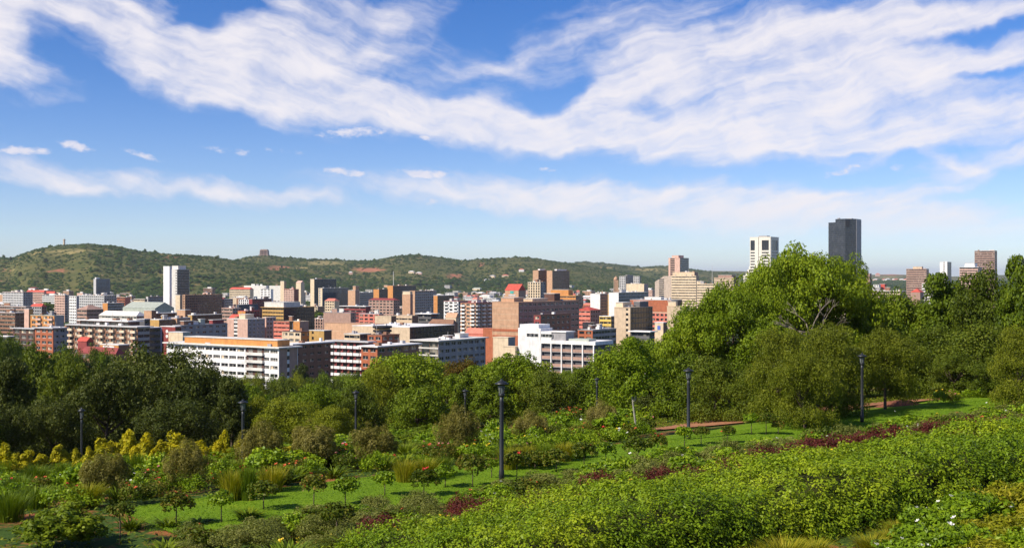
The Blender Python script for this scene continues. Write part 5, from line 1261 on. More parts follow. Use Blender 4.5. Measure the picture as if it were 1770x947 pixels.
for _ in range(4000):
    if n_s >= 150: break
    px = fr.uniform(-60, 1240) if fr.random() < 0.85 else fr.uniform(1240, 1820); d = fr.uniform(125, 640) ** 1.0
    x = (px - 885) / F * d
    if any((x - a) ** 2 + (d - c) ** 2 < (6.5 + d * 0.012) ** 2 for a, c in spots): continue
    g = tz(x, d); lim = np.interp(px, TLx, TLy) + fr.uniform(0, 22)
    ztmax = H + (HOR - lim) / F * d
    hh = min(fr.uniform(8, 15), ztmax - g)
    if hh < 3.5: continue
    spots.append((x, d)); n_s += 1
    key = fr.choice(['mid0', 'mid1', 'dark1', 'broad0', 'mid0', 'bright0', 'dark0'] if px < 420 else ['broad0', 'bright0', 'mid0', 'broad1', 'pale0', 'bright1', 'mid1'])
    top = HOR - (g + hh - H) / d * F
    nm_ = {'mid': 'dull green', 'dark': 'dark', 'broad': 'leafy green', 'bright': 'fresh green', 'pale': 'yellow-green'}[key.rstrip('01')]
    tree(key, px, top, fr.uniform(0.42, 0.6) * hh / d * F, d, f"{nm_} slope tree", 'trees on the wooded slope')
# street and garden trees of the town
n_t = 0; tsp = []
for _ in range(5000):
    if n_t >= 150: break
    yb = fr.choice([fr.uniform(503, 520), fr.uniform(505, 545), fr.uniform(540, 600)]); d = 122400 / (yb - HOR)
    px = fr.uniform(-10, 1250) if fr.random() < 0.9 else fr.uniform(1490, 1700)
    x = (px - 885) / F * d
    if any(a - 2 < px < c + 2 and abs(d - dd - 10) < 45 for (a, c, tp, y_, dd) in OCC): continue
    if any(abs(px - a) < 5 and abs(d - c) / d < .02 for a, c in tsp): continue
    tsp.append((px, d)); n_t += 1
    hh = fr.uniform(9, 16); g = tz(x, d); key = 'town%d' % fr.randint(0, 2)
    tree(key, px, HOR - (g + hh - H) / d * F, 0.5 * hh / d * F * fr.uniform(0.9, 1.4), d, {'0': 'round dull green', '1': 'dark upright', '2': 'spreading green'}[key[-1]] + " town tree", 'trees among the town roofs')
for (px, yb, hh, r_, lab) in ((690, 541, 12, 26, "bright tree beside the beige blocks"), (560, 556, 12, 40, "leafy tree clump behind the brown hall"), (600, 553, 11, 34, "second leafy clump behind the brown hall"), (655, 560, 9, 28, "low green tree before the brick arcade"),
                          (80, 545, 20, 22, "tall dark trees beside the left institute"), (108, 540, 18, 18, "big tree below the red-roofed row"), (60, 528, 16, 26, "rounded tree left of the big tree by the red roofs"), (398, 594, 14, 34, "green tree before the pink flats"), (360, 596, 10, 16, "small tree beside the green tree before the flats"),
                          (675, 524, 14, 26, "green tree right of the maroon-roofed flats")):
    d = 122400 / (yb - HOR); x = (px - 885) / F * d; g = tz(x, d)
    tree('town2', px, HOR - (g + hh - H) / d * F, r_, d, lab, direct=True)

# trunk of the pale-stemmed tree and the bare dead tree
x, y, z = hit(1096, 757)
root = link('tree', None, loc=(x, y, z)); reg(root, "slim tree with white birch-like stem at the garden edge", 1096, 715, 'tree', None, True)
b = MB(); b.tube([(0, 0, -.3), (0.1, 0, 0.8), (-0.04, 0.05, 1.9), (-0.25, 0, 4.0)], [0.075, 0.065, 0.055, 0.03], paint("white_bark", (0.3, 0.28, 0.23), 0.8, 0.35, 6)); b.tube([(0.02, 0, 2.2), (0.5, 0.1, 3.4), (0.8, 0, 4.2)], [0.07, 0.05, 0.03], PALEBARK, 5); b.obj("trunk", root, True)
rng = np.random.default_rng(31)
bl = [((-0.9, 0, 3.6), 1.1), ((0.9, 0.2, 3.8), 1.1), ((0, 0, 4.8), 1.3), ((0.1, -0.4, 3.0), 0.7)]
link("crown", crown_mesh("crown", bl, 5000, 0.17, 0.12, LM['bright'], rng, per=10, csize=0.5), root)
x, d = (1402 - 885) / F * 92, 92.0; g = tz(x, d)
root = link('dead_tree', None, loc=(x, d, g)); reg(root, "bare dead tree with pale forked branches before the great tree", 1402, 540, 'tree', None, True)
zt = H + (HOR - 508) / F * d - g; b = MB(); rr = random.Random(4)
def fork(bb, p, dr, ln, r, dep, m_):
    q = p + dr * ln; mid = (p + q) / 2 + Vector((rr.uniform(-1, 1), rr.uniform(-1, 1), rr.uniform(-.4, .4))) * ln * 0.09
    bb.tube([p, mid, q], [r, r * 0.8, r * 0.62], m_, 5)
    if dep:
        for k in range(2 if dep > 1 else 3):
            nd = (dr + Vector((rr.uniform(-.75, .75), rr.uniform(-.4, .4), rr.uniform(-.25, .45)))).normalized()
            fork(bb, q, nd, ln * rr.uniform(0.6, 0.85), r * 0.6, dep - 1, m_)
DEADM = paint("dead_wood", (0.24, 0.2, 0.15), 0.85, 0.25, 4)
b.tube([(0, 0, -.3), (0, 0, zt - 3.4)], [0.16, 0.1], DEADM, 8); b.obj("trunk", root, True)
for i, dv in enumerate([(-0.9, 0, .55), (-.35, 0, 1), (0.25, 0, 1), (0.85, 0, .6), (-1, -.3, .15), (.9, -.2, .1)]):
    b = MB(); fork(b, Vector((0, 0, zt - 3.5 + 0.12 * i)), Vector(dv).normalized(), 1.15, 0.065, 3, DEADM); b.obj("branch", root, True)

# --- garden plants: prototypes
def shrub_proto(key, mat, n, L, Wd, seed, blobs=None, flowers=None, trunk=None, **kw):
    rng = np.random.default_rng(seed)
    blobs = blobs or [((0, 0, 0.42), (0.5, 0.5, 0.42)), ((0.28, 0.1, 0.4), 0.34), ((-0.28, 0.15, 0.38), 0.33), ((0.05, -0.3, 0.4), 0.34), ((-.1, .3, .5), .3)]
    kw.setdefault('csize', 0.16); kw.setdefault('per', 40)
    PROTO[key] = (crown_mesh("foliage", blobs, n, L, Wd, LM[mat], rng, **kw), flowers, trunk)
def strap_mesh(n, h, spread, w, mat, seed, curl=0.5):
    rng = np.random.default_rng(seed); V = []; Q = []
    a = rng.uniform(0, 2 * np.pi, n); r0 = rng.uniform(0, spread * 0.55, n); hh = h * rng.uniform(0.6, 1.1, n); out = spread * rng.uniform(0.2, 1.0, n) * curl
    bx, by = np.cos(a) * r0, np.sin(a) * r0
    tw = a + np.pi / 2 + rng.uniform(-.8, .8, n)
    wx, wy = np.cos(tw) * w / 2, np.sin(tw) * w / 2
    rows = []
    for f, ww in ((0, 0.9), (0.4, 1.0), (0.75, 0.75), (1.0, 0.08)):
        zz = hh * (f - 0.22 * curl * f ** 3); ox = np.cos(a) * out * f ** 2; oy = np.sin(a) * out * f ** 2
        rows.append((np.stack([bx + ox - wx * ww, by + oy - wy * ww, zz], 1), np.stack([bx + ox + wx * ww, by + oy + wy * ww, zz], 1)))
    V = np.stack([p for r in rows for p in r], 1).reshape(-1, 3)
    base = np.arange(n)[:, None] * 8
    Q = np.concatenate([base + np.array([2 * k, 2 * k + 1, 2 * k + 3, 2 * k + 2]) for k in range(3)], 0)
    return mesh_np("blades", V, quads=Q, mats=[LM[mat]], lv=np.tile(rng.random(n), 3))
cone = lambda s, hgt_: [((0, 0, 0.18), (0.32, 0.32, 0.18)), ((0.12, 0, 0.42), (0.27, 0.27, 0.22)), ((-.1, .08, .5), (0.2, 0.2, 0.22)), ((-.02, -.05, .72), (0.14, 0.14, 0.22))]
def flames(seed):
    rr0 = random.Random(seed); out = [((0, 0, 0.2), (0.36, 0.36, 0.2))]
    for _ in range(9):
        a, r = rr0.uniform(0, 6.28), rr0.uniform(0, 0.34); hh = rr0.uniform(0.35, 0.95) * (1 - r * 0.9)
        out.append(((math.cos(a) * r, math.sin(a) * r, hh * 0.62), (rr0.uniform(0.07, 0.13), rr0.uniform(0.07, 0.13), hh * 0.36)))
    return out
for k_ in range(4): shrub_proto('yellow%d' % k_, 'yellow', 5200, 0.095, 0.03, 410 + k_, flames(k_ + 3), csize=0.075, per=110, flat=1.5, inner=0.03)
weep = [((0, 0, 0.62), (0.46, 0.46, 0.36)), ((0.3, 0, 0.5), (0.26, 0.26, 0.36)), ((-.3, .1, .48), (0.26, 0.26, 0.34)), ((0, -.3, .5), (.26, .26, .34)), ((0, .3, .5), (.26, .26, .34))]
shrub_proto('weep0', 'greyb', 8500, 0.075, 0.014, 43, weep, csize=0.13, per=50, flat=1.3)
shrub_proto('weep1', 'greyb', 8500, 0.075, 0.014, 44, weep, csize=0.13, per=50, flat=1.3)
shrub_proto('rosebush0', 'rose', 900, 0.1, 0.07, 45); shrub_proto('rosebush1', 'lush', 900, 0.1, 0.07, 46); shrub_proto('rosebush2', 'hedge', 900, 0.1, 0.065, 47)
shrub_proto('grey0', 'greygreen', 2200, 0.085, 0.028, 48); shrub_proto('grey1', 'greygreen', 2200, 0.085, 0.028, 49)
shrub_proto('purple0', 'purple', 1500, 0.09, 0.04, 50, flat=1.4); shrub_proto('purple1', 'purple', 1500, 0.09, 0.04, 51, flat=1.4)
shrub_proto('round0', 'broad', 7000, 0.07, 0.045, 52, csize=0.12, per=60); shrub_proto('corner0', 'lush', 4200, 0.1, 0.045, 53); shrub_proto('corner1', 'gold', 3600, 0.1, 0.035, 54)
shrub_proto('fresh0', 'lush', 1500, 0.1, 0.07, 55); shrub_proto('redleaf', 'rose', 1600, 0.09, 0.05, 56)
ball = [((0, 0, 0.0), (0.5, 0.5, 0.46)), ((0.2, 0.1, 0.1), 0.34), ((-0.22, 0.1, 0.05), 0.34), ((0, -.2, .12), .33)]
for k_ in range(3): shrub_proto('std%d' % k_, ['rose', 'rose', 'hedge'][k_], 750, 0.13, 0.09, 57 + k_, ball, csize=0.17)
PROTO['grass0'] = (strap_mesh(650, 1.0, 0.75, 0.018, 'gold', 61, 0.8), None, None); PROTO['grass1'] = (strap_mesh(600, 1.0, 0.75, 0.018, 'strap', 62, 0.8), None, None)
PROTO['reed'] = (strap_mesh(650, 1.0, 0.6, 0.02, 'strap', 63, 0.45), None, None); PROTO['lily'] = (strap_mesh(120, 1.0, 1.0, 0.07, 'strap', 64, 1.0), None, None); PROTO['agap'] = (strap_mesh(110, 1.0, 1.1, 0.09, 'broad', 65, 1.1), None, None)
PROTO['tuft'] = (strap_mesh(600, 1.0, 0.8, 0.014, 'gold', 66, 0.8), None, None)
def bloom_mesh(col, r=0.05):
    b_ = MB(); m_ = FL[col]
    for j in range(5):
        a = j * 2 * math.pi / 5; c_, s_ = math.cos(a), math.sin(a)
        b_.add([(0, 0, -r * .3), (c_ * r - s_ * r * .5, s_ * r + c_ * r * .5, r * .25), (c_ * r * 1.25, s_ * r * 1.25, r * .5), (c_ * r + s_ * r * .5, s_ * r - c_ * r * .5, r * .25)], [(0, 1, 2, 3)], m_)
    b_.lathe([(r * .15, -r * .3), (r * .5, r * .1), (r * .35, r * .5), (0.01, r * .55)], m_, 6)
    return b_.mesh("bloom")
BLOOM = {c: bloom_mesh(c) for c in FL}
GX_ = random.Random(8)
def shrub(key, name, label, px, base, top, rad, cat='shrub', group=None, direct=False, blooms=None, bn=0, stem=False, xyz=None, hw=None):
    """a plant whose foot stands in row base and whose tip reaches row top"""
    if xyz is None:
        x, y, z = hit(px, base); hh = (base - top) / F * y; w = rad / F * y
    else:
        x, y, z = xyz; hh, w = hw; px = 885 + F * x / y; top = HOR - (z + hh - H) / y * F
    root = link(name, None, loc=(x, y, z - 0.03), rot=(0, 0, GX_.uniform(0, 6.28)))
    reg(root, 'G:' + label if not direct else label, px, HOR - (z + hh * .5 - H) / y * F, cat, group, direct)
    me = PROTO[key][0]
    ri = -root.rotation_euler.z
    if stem:
        r = w; cz = hh - r * 0.85
        link("crown", me, root, (0, 0, cz), None, (r * 1.9, r * 1.9, r * 1.75))
        link("trunk", STEM, root, (0, 0, 0), None, (1, 1, cz - r * .3))
    elif me.name.startswith("blades"):
        link("blades", me, root, None, None, (w * 1.5, w * 1.5, hh))
    else:
        link("foliage", me, root, None, None, (w * 1.7, w * 1.7, hh * 1.08))
    for i in range(bn):
        a = GX_.uniform(0, 6.28); e = GX_.uniform(0.2, 1.3)
        rx_ = w * (0.95 if not stem else 0.9)
        p = (math.cos(a) * math.cos(e) * rx_, math.sin(a) * math.cos(e) * rx_, hh * (0.5 + 0.5 * math.sin(e)) + 0.03)
        link("bloom", BLOOM[blooms], root, p, (GX_.uniform(-.6, .6), GX_.uniform(-.6, .6), 0), GX_.uniform(0.8, 1.5))
    return root
sb_ = MB(); sb_.tube([(0, 0, -.08), (0.012, 0.01, 0.5), (0, 0, 1.02)], [0.03, 0.022, 0.02], BARK, 6); STEM = sb_.mesh("trunk", True)

for i, (px, top, r_) in enumerate([(10, 760, 30), (48, 765, 22), (100, 762, 24), (130, 772, 20), (175, 743, 26), (197, 748, 20), (226, 737, 26), (252, 745, 24), (277, 752, 20), (305, 735, 32), (344, 757, 16), (392, 742, 22), (417, 752, 18), (366, 764, 14), (72, 778, 18), (152, 768, 18), (28, 772, 20), (212, 752, 18), (-12, 770, 22), (465, 768, 20), (505, 764, 22)]):
    dd_ = 81 - 2 * (px > 250) + GX_.uniform(-1.5, 1.5); xx_ = (px - 885) / F * dd_; zz_ = tz(xx_, dd_)
    shrub('yellow%d' % (i % 4), 'conifer_shrub', "golden upright conifer", 0, 0, 0, 0, 'shrub', 'golden conifers before the dark trees', xyz=(xx_, dd_, zz_), hw=((H + (HOR - top) / F * dd_ - zz_) * GX_.uniform(0.9, 1.06), r_ * GX_.uniform(1.6, 2.2) / F * dd_))
for (px, bs, tp, r_) in [(185, 868, 785, 46), (322, 852, 772, 40), (452, 824, 740, 46), (545, 816, 736, 47), (645, 808, 737, 42), (792, 792, 712, 40), (918, 768, 717, 36), (1040, 755, 700, 33)]:
    shrub('weep%d' % (px % 2), 'weeping_shrub', "grey-brown twiggy dome shrub", px, bs, tp, r_, 'shrub', 'grey-brown dome shrubs')
for (px, bs, tp, r_, k, nm_) in [(236, 838, 778, 34, 'reed', "tall dark green reed clump"), (400, 866, 803, 26, 'grass0', "straw-tipped grass clump"), (428, 866, 800, 24, 'reed', "dense upright reed clump"), (470, 852, 798, 28, 'grass0', "straw-tipped grass clump"), (402, 800, 768, 16, 'reed', "short blue-green reed clump"),
                             (12, 838, 790, 26, 'reed', "tall dark green reed clump"), (60, 842, 795, 30, 'grass1', "loose green grass clump"), (110, 838, 795, 24, 'reed', "tall dark green reed clump"), (60, 880, 832, 40, 'grass1', "loose green grass clump"), (150, 878, 828, 36, 'grass0', "straw-tipped grass clump"), (16, 900, 840, 38, 'grass1', "loose green grass clump"),
                             (700, 834, 788, 26, 'grass0', "golden grass clump on the bed edge"), (735, 830, 784, 28, 'grass0', "golden grass clump on the bed edge"), (765, 826, 784, 22, 'grass1', "loose green grass clump"), (880, 812, 766, 26, 'grass0', "golden grass clump on the bed edge"), (912, 808, 764, 24, 'grass0', "golden grass clump on the bed edge"),
                             (942, 806, 762, 26, 'reed', "dense upright reed clump"), (975, 800, 760, 24, 'grass0', "golden grass clump on the bed edge"), (1002, 794, 760, 18, 'grass1', "loose green grass clump"), (700, 795, 760, 26, 'grass1', "loose green grass clump"), (720, 790, 758, 22, 'grass1', "loose green grass clump"), (840, 778, 745, 22, 'grass1', "loose green grass clump")]:
    shrub(k, 'ornamental_grass', nm_, px, bs, tp, r_, 'grass clump', 'ornamental grass clumps')
STD = [(207, 945, 868, 22), (305, 912, 850, 25), (383, 908, 850, 22), (456, 884, 830, 24), (543, 890, 820, 23), (597, 874, 822, 23), (582, 940, 868, 27), (733, 858, 808, 23), (770, 845, 803, 20), (817, 845, 782, 26), (893, 832, 778, 22), (850, 828, 790, 15),
       (962, 818, 773, 22), (1010, 808, 763, 20), (1047, 802, 763, 18), (1103, 797, 753, 22), (1137, 785, 748, 17), (1183, 775, 737, 15), (1212, 770, 736, 13), (1258, 768, 735, 13), (1299, 752, 713, 14), (1324, 753, 711, 14), (1345, 752, 724, 12), (665, 858, 812, 20), (925, 812, 776, 20), (70, 868, 822, 18)]
for i, (px, bs, tp, r_) in enumerate(STD):
    shrub('std%d' % (i % 3), 'standard_rose', "small standard rose on a thin stem", px, bs, tp, r_, 'rose tree', 'standard roses along the lawn', blooms='orange' if i % 4 == 1 else 'red', bn=(3 if i % 3 == 1 else 0), stem=True)
shrub('round0', 'shrub', "big round dark green bush at the lower left of the lawn", 102, 950, 872, 72, direct=True)
shrub('redleaf', 'flowering_bush', "shrub topped with bright red blooms behind the flower bed", 985, 750, 702, 30, direct=True, blooms='orange', bn=26, cat='shrub')
shrub('fresh0', 'shrub', "bright green leafy bush near the bottom left of the white stake", 512, 930, 880, 32, direct=True, cat='shrub')
# flower beds beyond the lawn, and the border on this side of it
def uvpos(u, v): x, y = UX * u - UY * v, UY * u + UX * v; return x, y, tz(x, y)
def plant_rows(n, u0, u1, v0, v1, kinds, hr, wr, seed, seen_px=(-60, 1800)):
    rr_ = random.Random(seed); out = []
    for _ in range(n * 12):
        if len(out) >= n: break
        u, v = rr_.uniform(u0, u1), rr_.uniform(v0, v1); x, y, z = uvpos(u, v)
        px = 885 + F * x / y
        if not seen_px[0] < px < seen_px[1] or (1120 < px < 1620 and v > 47.5 and v < 62) or any((u - a) ** 2 + (v - c) ** 2 < (wr[0] * 1.15) ** 2 for a, c in out): continue
        out.append((u, v)); k, nm_, lab, bl_, bn_, f = rr_.choice(kinds); f *= 1 + 0.38 * min(max((u - 30) / 14, 0), 1) * (28 < v < 40)
        shrub(k, nm_, lab, 0, 0, 0, 0, 'shrub' if 'agap' not in k else 'plant', 'bedding shrubs', False, rr_.choice(bl_) if bl_ else None, bn_, xyz=(x, y, z), hw=(rr_.uniform(*hr) * f, rr_.uniform(*wr) * f))
RB = [('rosebush0', 'rose_bush', "rose bush with reddish young leaves", ['red', 'orange', 'pink'], 3, 1), ('rosebush1', 'rose_bush', "fresh green rose bush", ['yellow', 'white', 'red'], 3, 1), ('rosebush2', 'rose_bush', "leafy dark rose bush", None, 0, 1), ('agap', 'strap_plant', "strap-leaved plant in the flower bed", None, 0, 0.8)]
plant_rows(130, 16, 105, 47.6, 52.5, RB, (0.7, 1.15), (0.45, 0.7), 1)
plant_rows(130, 10, 100, 52.5, 61.8, RB + [('grass1', 'ornamental_grass', "loose grass clump in the rose bed", None, 0, 1.1), ('fresh0', 'shrub', "light green bed shrub", None, 0, 1.3)], (0.9, 1.5), (0.6, 0.9), 2)
plant_rows(100, 8, 95, 69.5, 84, [('fresh0', 'shrub', "light green border shrub", None, 0, 1.3), ('rosebush2', 'shrub', "dark green border shrub", None, 0, 1.3), ('round0', 'shrub', "rounded green border shrub", None, 0, 1.2)], (0.7, 1.2), (0.8, 1.2), 3)
plant_rows(120, 17, 96, 35.4, 39.6, [('grey0', 'shrub', "grey-green lavender-like bush", None, 0, 1), ('grey1', 'shrub', "grey-green lavender-like bush", None, 0, 1.1), ('grey0', 'shrub', "grey-green lavender-like bush", None, 0, 1), ('rosebush1', 'rose_bush', "bright green border rose bush", ['white', 'yellow'], 1, 1.15), ('rosebush0', 'rose_bush', "border rose bush with reddish leaves", ['orange'], 1, 1.1)], (0.7, 1.02), (0.55, 0.85), 4)
plant_rows(80, 20, 92, 32.2, 35.4, [('purple0', 'barberry', "dark purple-leaved barberry", None, 0, 1), ('purple1', 'barberry', "dark purple-leaved barberry", None, 0, 1), ('grey1', 'shrub', "grey-green low bush by the barberries", None, 0, 0.8)], (0.8, 1.2), (0.5, 0.75), 5)
plant_rows(70, 10, 44, 28.3, 32.4, [('lily', 'day_lily', "bright green day-lily clump", ['yellow'], 1, 1), ('lily', 'day_lily', "bright green day-lily clump", None, 0, 1), ('lily', 'day_lily', "day-lily clump with yellow blooms", ['yellow'], 2, 1)], (0.6, 0.9), (0.5, 0.7), 6)
plant_rows(44, -4, 22, 32, 39, [('redleaf', 'shrub', "low brownish ground bush", None, 0, .8), ('grey0', 'shrub', "low grey-green bush", None, 0, .8), ('agap', 'strap_plant', "strap-leaved lily plant", None, 0, .8)], (0.45, 0.8), (0.5, 0.8), 7)
for (px, bs, tp, r_) in [(226, 915, 890, 20), (290, 912, 893, 20), (345, 905, 893, 16), (430, 898, 876, 18), (552, 888, 868, 12), (640, 870, 855, 14)]:
    shrub('agap', 'strap_plant', "dark strap-leaved clump on the lawn edge", px, bs, tp, r_, 'plant', 'strap plants on the lawn edge')
shrub('corner1', 'flowering_bush', "bed shrub crowded with yellow lily blooms", 925, 878, 862, 20, direct=True, blooms='yellow', bn=30)
shrub('corner1', 'flowering_bush', "small yellow-blooming clump at the bottom edge", 575, 945, 925, 14, direct=True, blooms='yellow', bn=14)
shrub('corner1', 'flowering_bush', "yellow-blooming clump beside the dark barberries at the bottom", 640, 945, 928, 14, direct=True, blooms='yellow', bn=14)
shrub('corner1', 'flowering_bush', "orange-yellow clump in the border before the red earth", 1160, 830, 808, 14, direct=True, blooms='orange', bn=6)

# the long clipped hedge on the bank
def hedge_top(u, v):
    s = (v - 21.0) / 7.2
    f = np.clip(np.minimum(s / 0.12, (1 - s) / 0.12), 0, 1) ** 0.5 * (1.32 - 0.42 * s)
    endf = np.clip((u - 15.5) / 3.0, 0, 1) ** 0.5
    lump = fbm(u / 1.5, v / 1.5, 91, 3) * 0.65 + fbm(u / 4, v / 3, 92, 2) * 0.7
    return np.maximum(0.05, (1.12 + lump) * f * endf * (1 + 0.004 * (u - 20)))
rng = np.random.default_rng(71); nC = 9500
cu = 15.5 + 64 * rng.random(nC) ** 1.4; cv = rng.uniform(21.0, 28.2, nC)
fm_ = rng.random(nC) < 0.34; cv[fm_] = 20.9 + 1.0 * rng.random(fm_.sum())
X, Y = UX * cu - UY * cv, UY * cu + UX * cv; ht_ = hedge_top(cu, cv); gz = terr(X, Y)
e = 0.15; du = (hedge_top(cu + e, cv) - ht_) / e; dv = (hedge_top(cu, cv + e) - ht_) / e
N = np.stack([-(UX * du - UY * dv), -(UY * du + UX * dv), np.ones(nC)], 1); N /= np.linalg.norm(N, axis=1)[:, None]
low = fm_ & (rng.random(nC) < 0.7)
cz = gz + np.where(low, ht_ * rng.uniform(0.1, 1, nC), ht_ - 0.12) + rng.normal(size=nC) * 0.09
N[low] = N[low] * 0.5 + np.array([UY, -UX, 0.4]) * 0.8
cr = rng.uniform(0.15, 0.38, nC) * (1 + 0.006 * (cu - 15)); wgt = cr ** 2; wgt /= wgt.sum()
n = 250000; idx = rng.choice(nC, n, p=wgt)
D_ = sphere_pts(n, rng) + N[idx] * 0.9; D_ /= np.linalg.norm(D_, axis=1)[:, None]
Pp = np.stack([X, Y, cz], 1)[idx] + D_ * (cr[idx] * rng.uniform(0.35, 1.1, n) ** 0.7)[:, None] * np.array([1, 1, 0.85])
u, v = cu[idx], cv[idx]
V, Q = leaves(Pp, D_, 0.092 + 0.0012 * (u - 15), 0.052 + 0.0006 * (u - 15), rng, 0.55, 0.35)
clv = rng.random(nC)
hr_ = link("hedge", None, loc=(0, 0, 0)); reg(hr_, "long thick glossy green hedge running along the bank to the right edge", 1400, 820, 'hedge', None, True)
patch = np.clip(fbm(u / 3.2, v / 2.2, 93, 3) * 1.3 + 0.5, 0, 1) * np.clip(1.25 - (u - 15) / 70, 0.5, 1.15)
link("foliage", mesh_np("foliage", V, quads=Q, mats=[LM['hedge']], lv=np.clip(0.35 * rng.random(n) + 0.35 * clv[idx] + 0.65 * patch - 0.2, 0, 1)), hr_, kind='stuff')
uu, vv = np.meshgrid(np.arange(15.6, 79, 0.4), np.arange(20.7, 28.2, 0.3)); XX, YY = UX * uu - UY * vv, UY * uu + UX * vv
twig = paint("twigs", (0.045, 0.05, 0.012), 0.95, 0.4, 3, spec=0.05)  # solid dark hull under the leaves to hide the ground; no single branches modelled
link("branches", grid_mesh("branches", XX, YY, terr(XX, YY) + np.maximum(hedge_top(uu, vv) - 0.5, -0.05), twig), hr_)

# bushes on the near bank
rr_ = random.Random(15); kk = 0
for (v, ua, ub) in ((18.5, 22.5, 56), (17.1, 21.5, 54), (15.5, 20, 52), (13.9, 18.5, 50)):
    u = ua
    while u < ub:
        x, y, z = uvpos(u + rr_.uniform(-.3, .3), v + rr_.uniform(-.3, .3)); px = 885 + F * x / y
        gold = rr_.random() < (0.5 if 1680 < px < 1850 else 0.15)
        if px > 1500 + (v - 14) * 12: shrub('corner1' if gold else 'corner0', 'flowering_bush', "yellowish fine-leaved bank bush" if gold else "bright green bank bush with white blooms", 0, 0, 0, 0, 'shrub', 'bushes on the near bank', False, 'white', rr_.choice([0, 1, 2, 3]) if not gold else rr_.choice([0, 1]), xyz=(x, y, z), hw=(rr_.uniform(1.0, 1.3) * (1 + 0.45 * min(max((u - 26) / 8, 0), 1) * (v > 17.5)), rr_.uniform(0.8, 1.05)))
        u += 1.25
for (u, v, h_, w_, lab) in ((28.6, 19.3, 0.5, 0.7, "pale straw grass tuft at the foot of the hedge"), (29.8, 19.5, 0.45, 0.6, "second pale straw grass tuft beside the bank bushes"), (25.6, 20.0, 0.75, 0.8, "tall green-gold grass tuft at the bottom edge below the hedge"), (26.8, 19.9, 0.55, 0.6, "broad green-gold grass tuft right of the tall one at the bottom edge"), (31.2, 20.1, 0.4, 0.6, "short grass tuft in the hedge shadow"), (24.4, 20.0, 0.6, 0.7, "dull grass tuft below the hedge at the bottom edge")):
    x, y, z = uvpos(u, v); shrub('tuft', 'grass_tuft', lab, 0, 0, 0, 0, 'grass tuft', None, True, xyz=(x, y, z), hw=(h_, w_))

# low green cover on all beds: nobody could count it
rng = np.random.default_rng(72); n = 210000
u = rng.uniform(-8, 120, n); v = rng.uniform(10, 95, n); X, Y = UX * u - UY * v, UY * u + UX * v
pxx = 885 + F * X / np.maximum(Y, 1)
dn = fbm(u / 2.5, v / 2.5, 95, 3) + 0.5
keep = (Y > 15) & (pxx > -60) & (pxx < 1830) & ~((v > 39.3) & (v < 47.6) & (u > 17)) & ~((v > 62) & (v < 69.5) & (u > 22) & (u < 60)) & (dn + rng.uniform(-.2, .2, n) > np.where(v > 55, 0.3, np.where(v < 22, 0.05, 0.4))) & ~((v > 47) & (v < 56) & (pxx > 1100) & (pxx < 1600)) & ~((v > 21.6) & (v < 28))
u, v, X, Y = u[keep], v[keep], X[keep], Y[keep]; n = len(u)
Z = terr(X, Y) + rng.random(n) ** 1.5 * 0.28
V, Q = leaves(np.stack([X, Y, Z], 1), np.tile((0, 0, 1.0), (n, 1)), 0.16 + v * 0.0006, 0.07 + v * 0.0004, rng, 0.8, 0.2)
link("ground_cover", mesh_np("ground_cover", V, quads=Q, mats=[LM['pine']], lv=np.clip(dn[keep] * 0.7 + rng.random(n) * 0.4, 0, 1)), kind='stuff')
# grass blades at the lawn rims and over the near lawn
n = 60000; u = rng.uniform(17, 90, n); v = np.where(rng.random(n) < 0.25, rng.choice([39.6, 46.9], n) + rng.normal(size=n) * 0.12, rng.uniform(39.6, 46.8, n)); X, Y = UX * u - UY * v, UY * u + UX * v
V, Q = leaves(np.stack([X, Y, terr(X, Y) + 0.06], 1), np.tile((0, 0, .3), (n, 1)), 0.11, 0.022, rng, 1.5, 0)
link("grass", mesh_np("grass", V, quads=Q, mats=[leafmat("lawn_blade", (0.09, 0.17, 0.008), (0.14, 0.26, 0.012), (0.22, 0.35, 0.025), 0.3)], lv=rng.random(n)), kind='stuff')

# ------------------------------------------------------------------ street lamps, globes, stakes
IRON = paint("lamp_iron", (0.018, 0.02, 0.022), 0.45, 0.2, 5, spec=0.5)
mg, tg, bg_ = new_mat("lamp_glass"); bg_.inputs['Base Color'].default_value = (0.2, 0.22, 0.22, 1); bg_.inputs['Roughness'].default_value = 0.15; bg_.inputs['Alpha'].default_value = 0.75
def lamp_parts(h):
    P_ = {}
    b = MB(); b.lathe([(0.125, -0.3), (0.125, 0.5), (0.1, 0.55), (0.09, h - 1.0), (0.08, h - 0.72)], IRON, 14); P_['post'] = b.mesh('post', True)
    b = MB(); b.lathe([(0.11, h - 0.76), (0.14, h - 0.72), (0.14, h - 0.66), (0.1, h - 0.62)], IRON, 14); P_['collar'] = b.mesh('collar', True)
    b = MB(); b.lathe([(0.11, h - 0.62), (0.16, h - 0.26)], mg, 12); P_['lantern_glass'] = b.mesh('lantern_glass')
    b = MB()
    for j in range(6):
        a = j * math.pi / 3; b.tube([(math.cos(a) * 0.14, math.sin(a) * 0.14, h - 0.63), (math.cos(a) * 0.17, math.sin(a) * 0.17, h - 0.24)], 0.012, IRON, 4)
    P_['lantern_frame'] = b.mesh('lantern_frame')
    b = MB(); b.lathe([(0.18, h - 0.27), (0.31, h - 0.22), (0.32, h - 0.19), (0.17, h - 0.12), (0.07, h - 0.06), (0.05, h), (0.01, h + 0.01)], IRON, 20); P_['cap'] = b.mesh('cap', True)
    return P_
LP = lamp_parts(4.5)
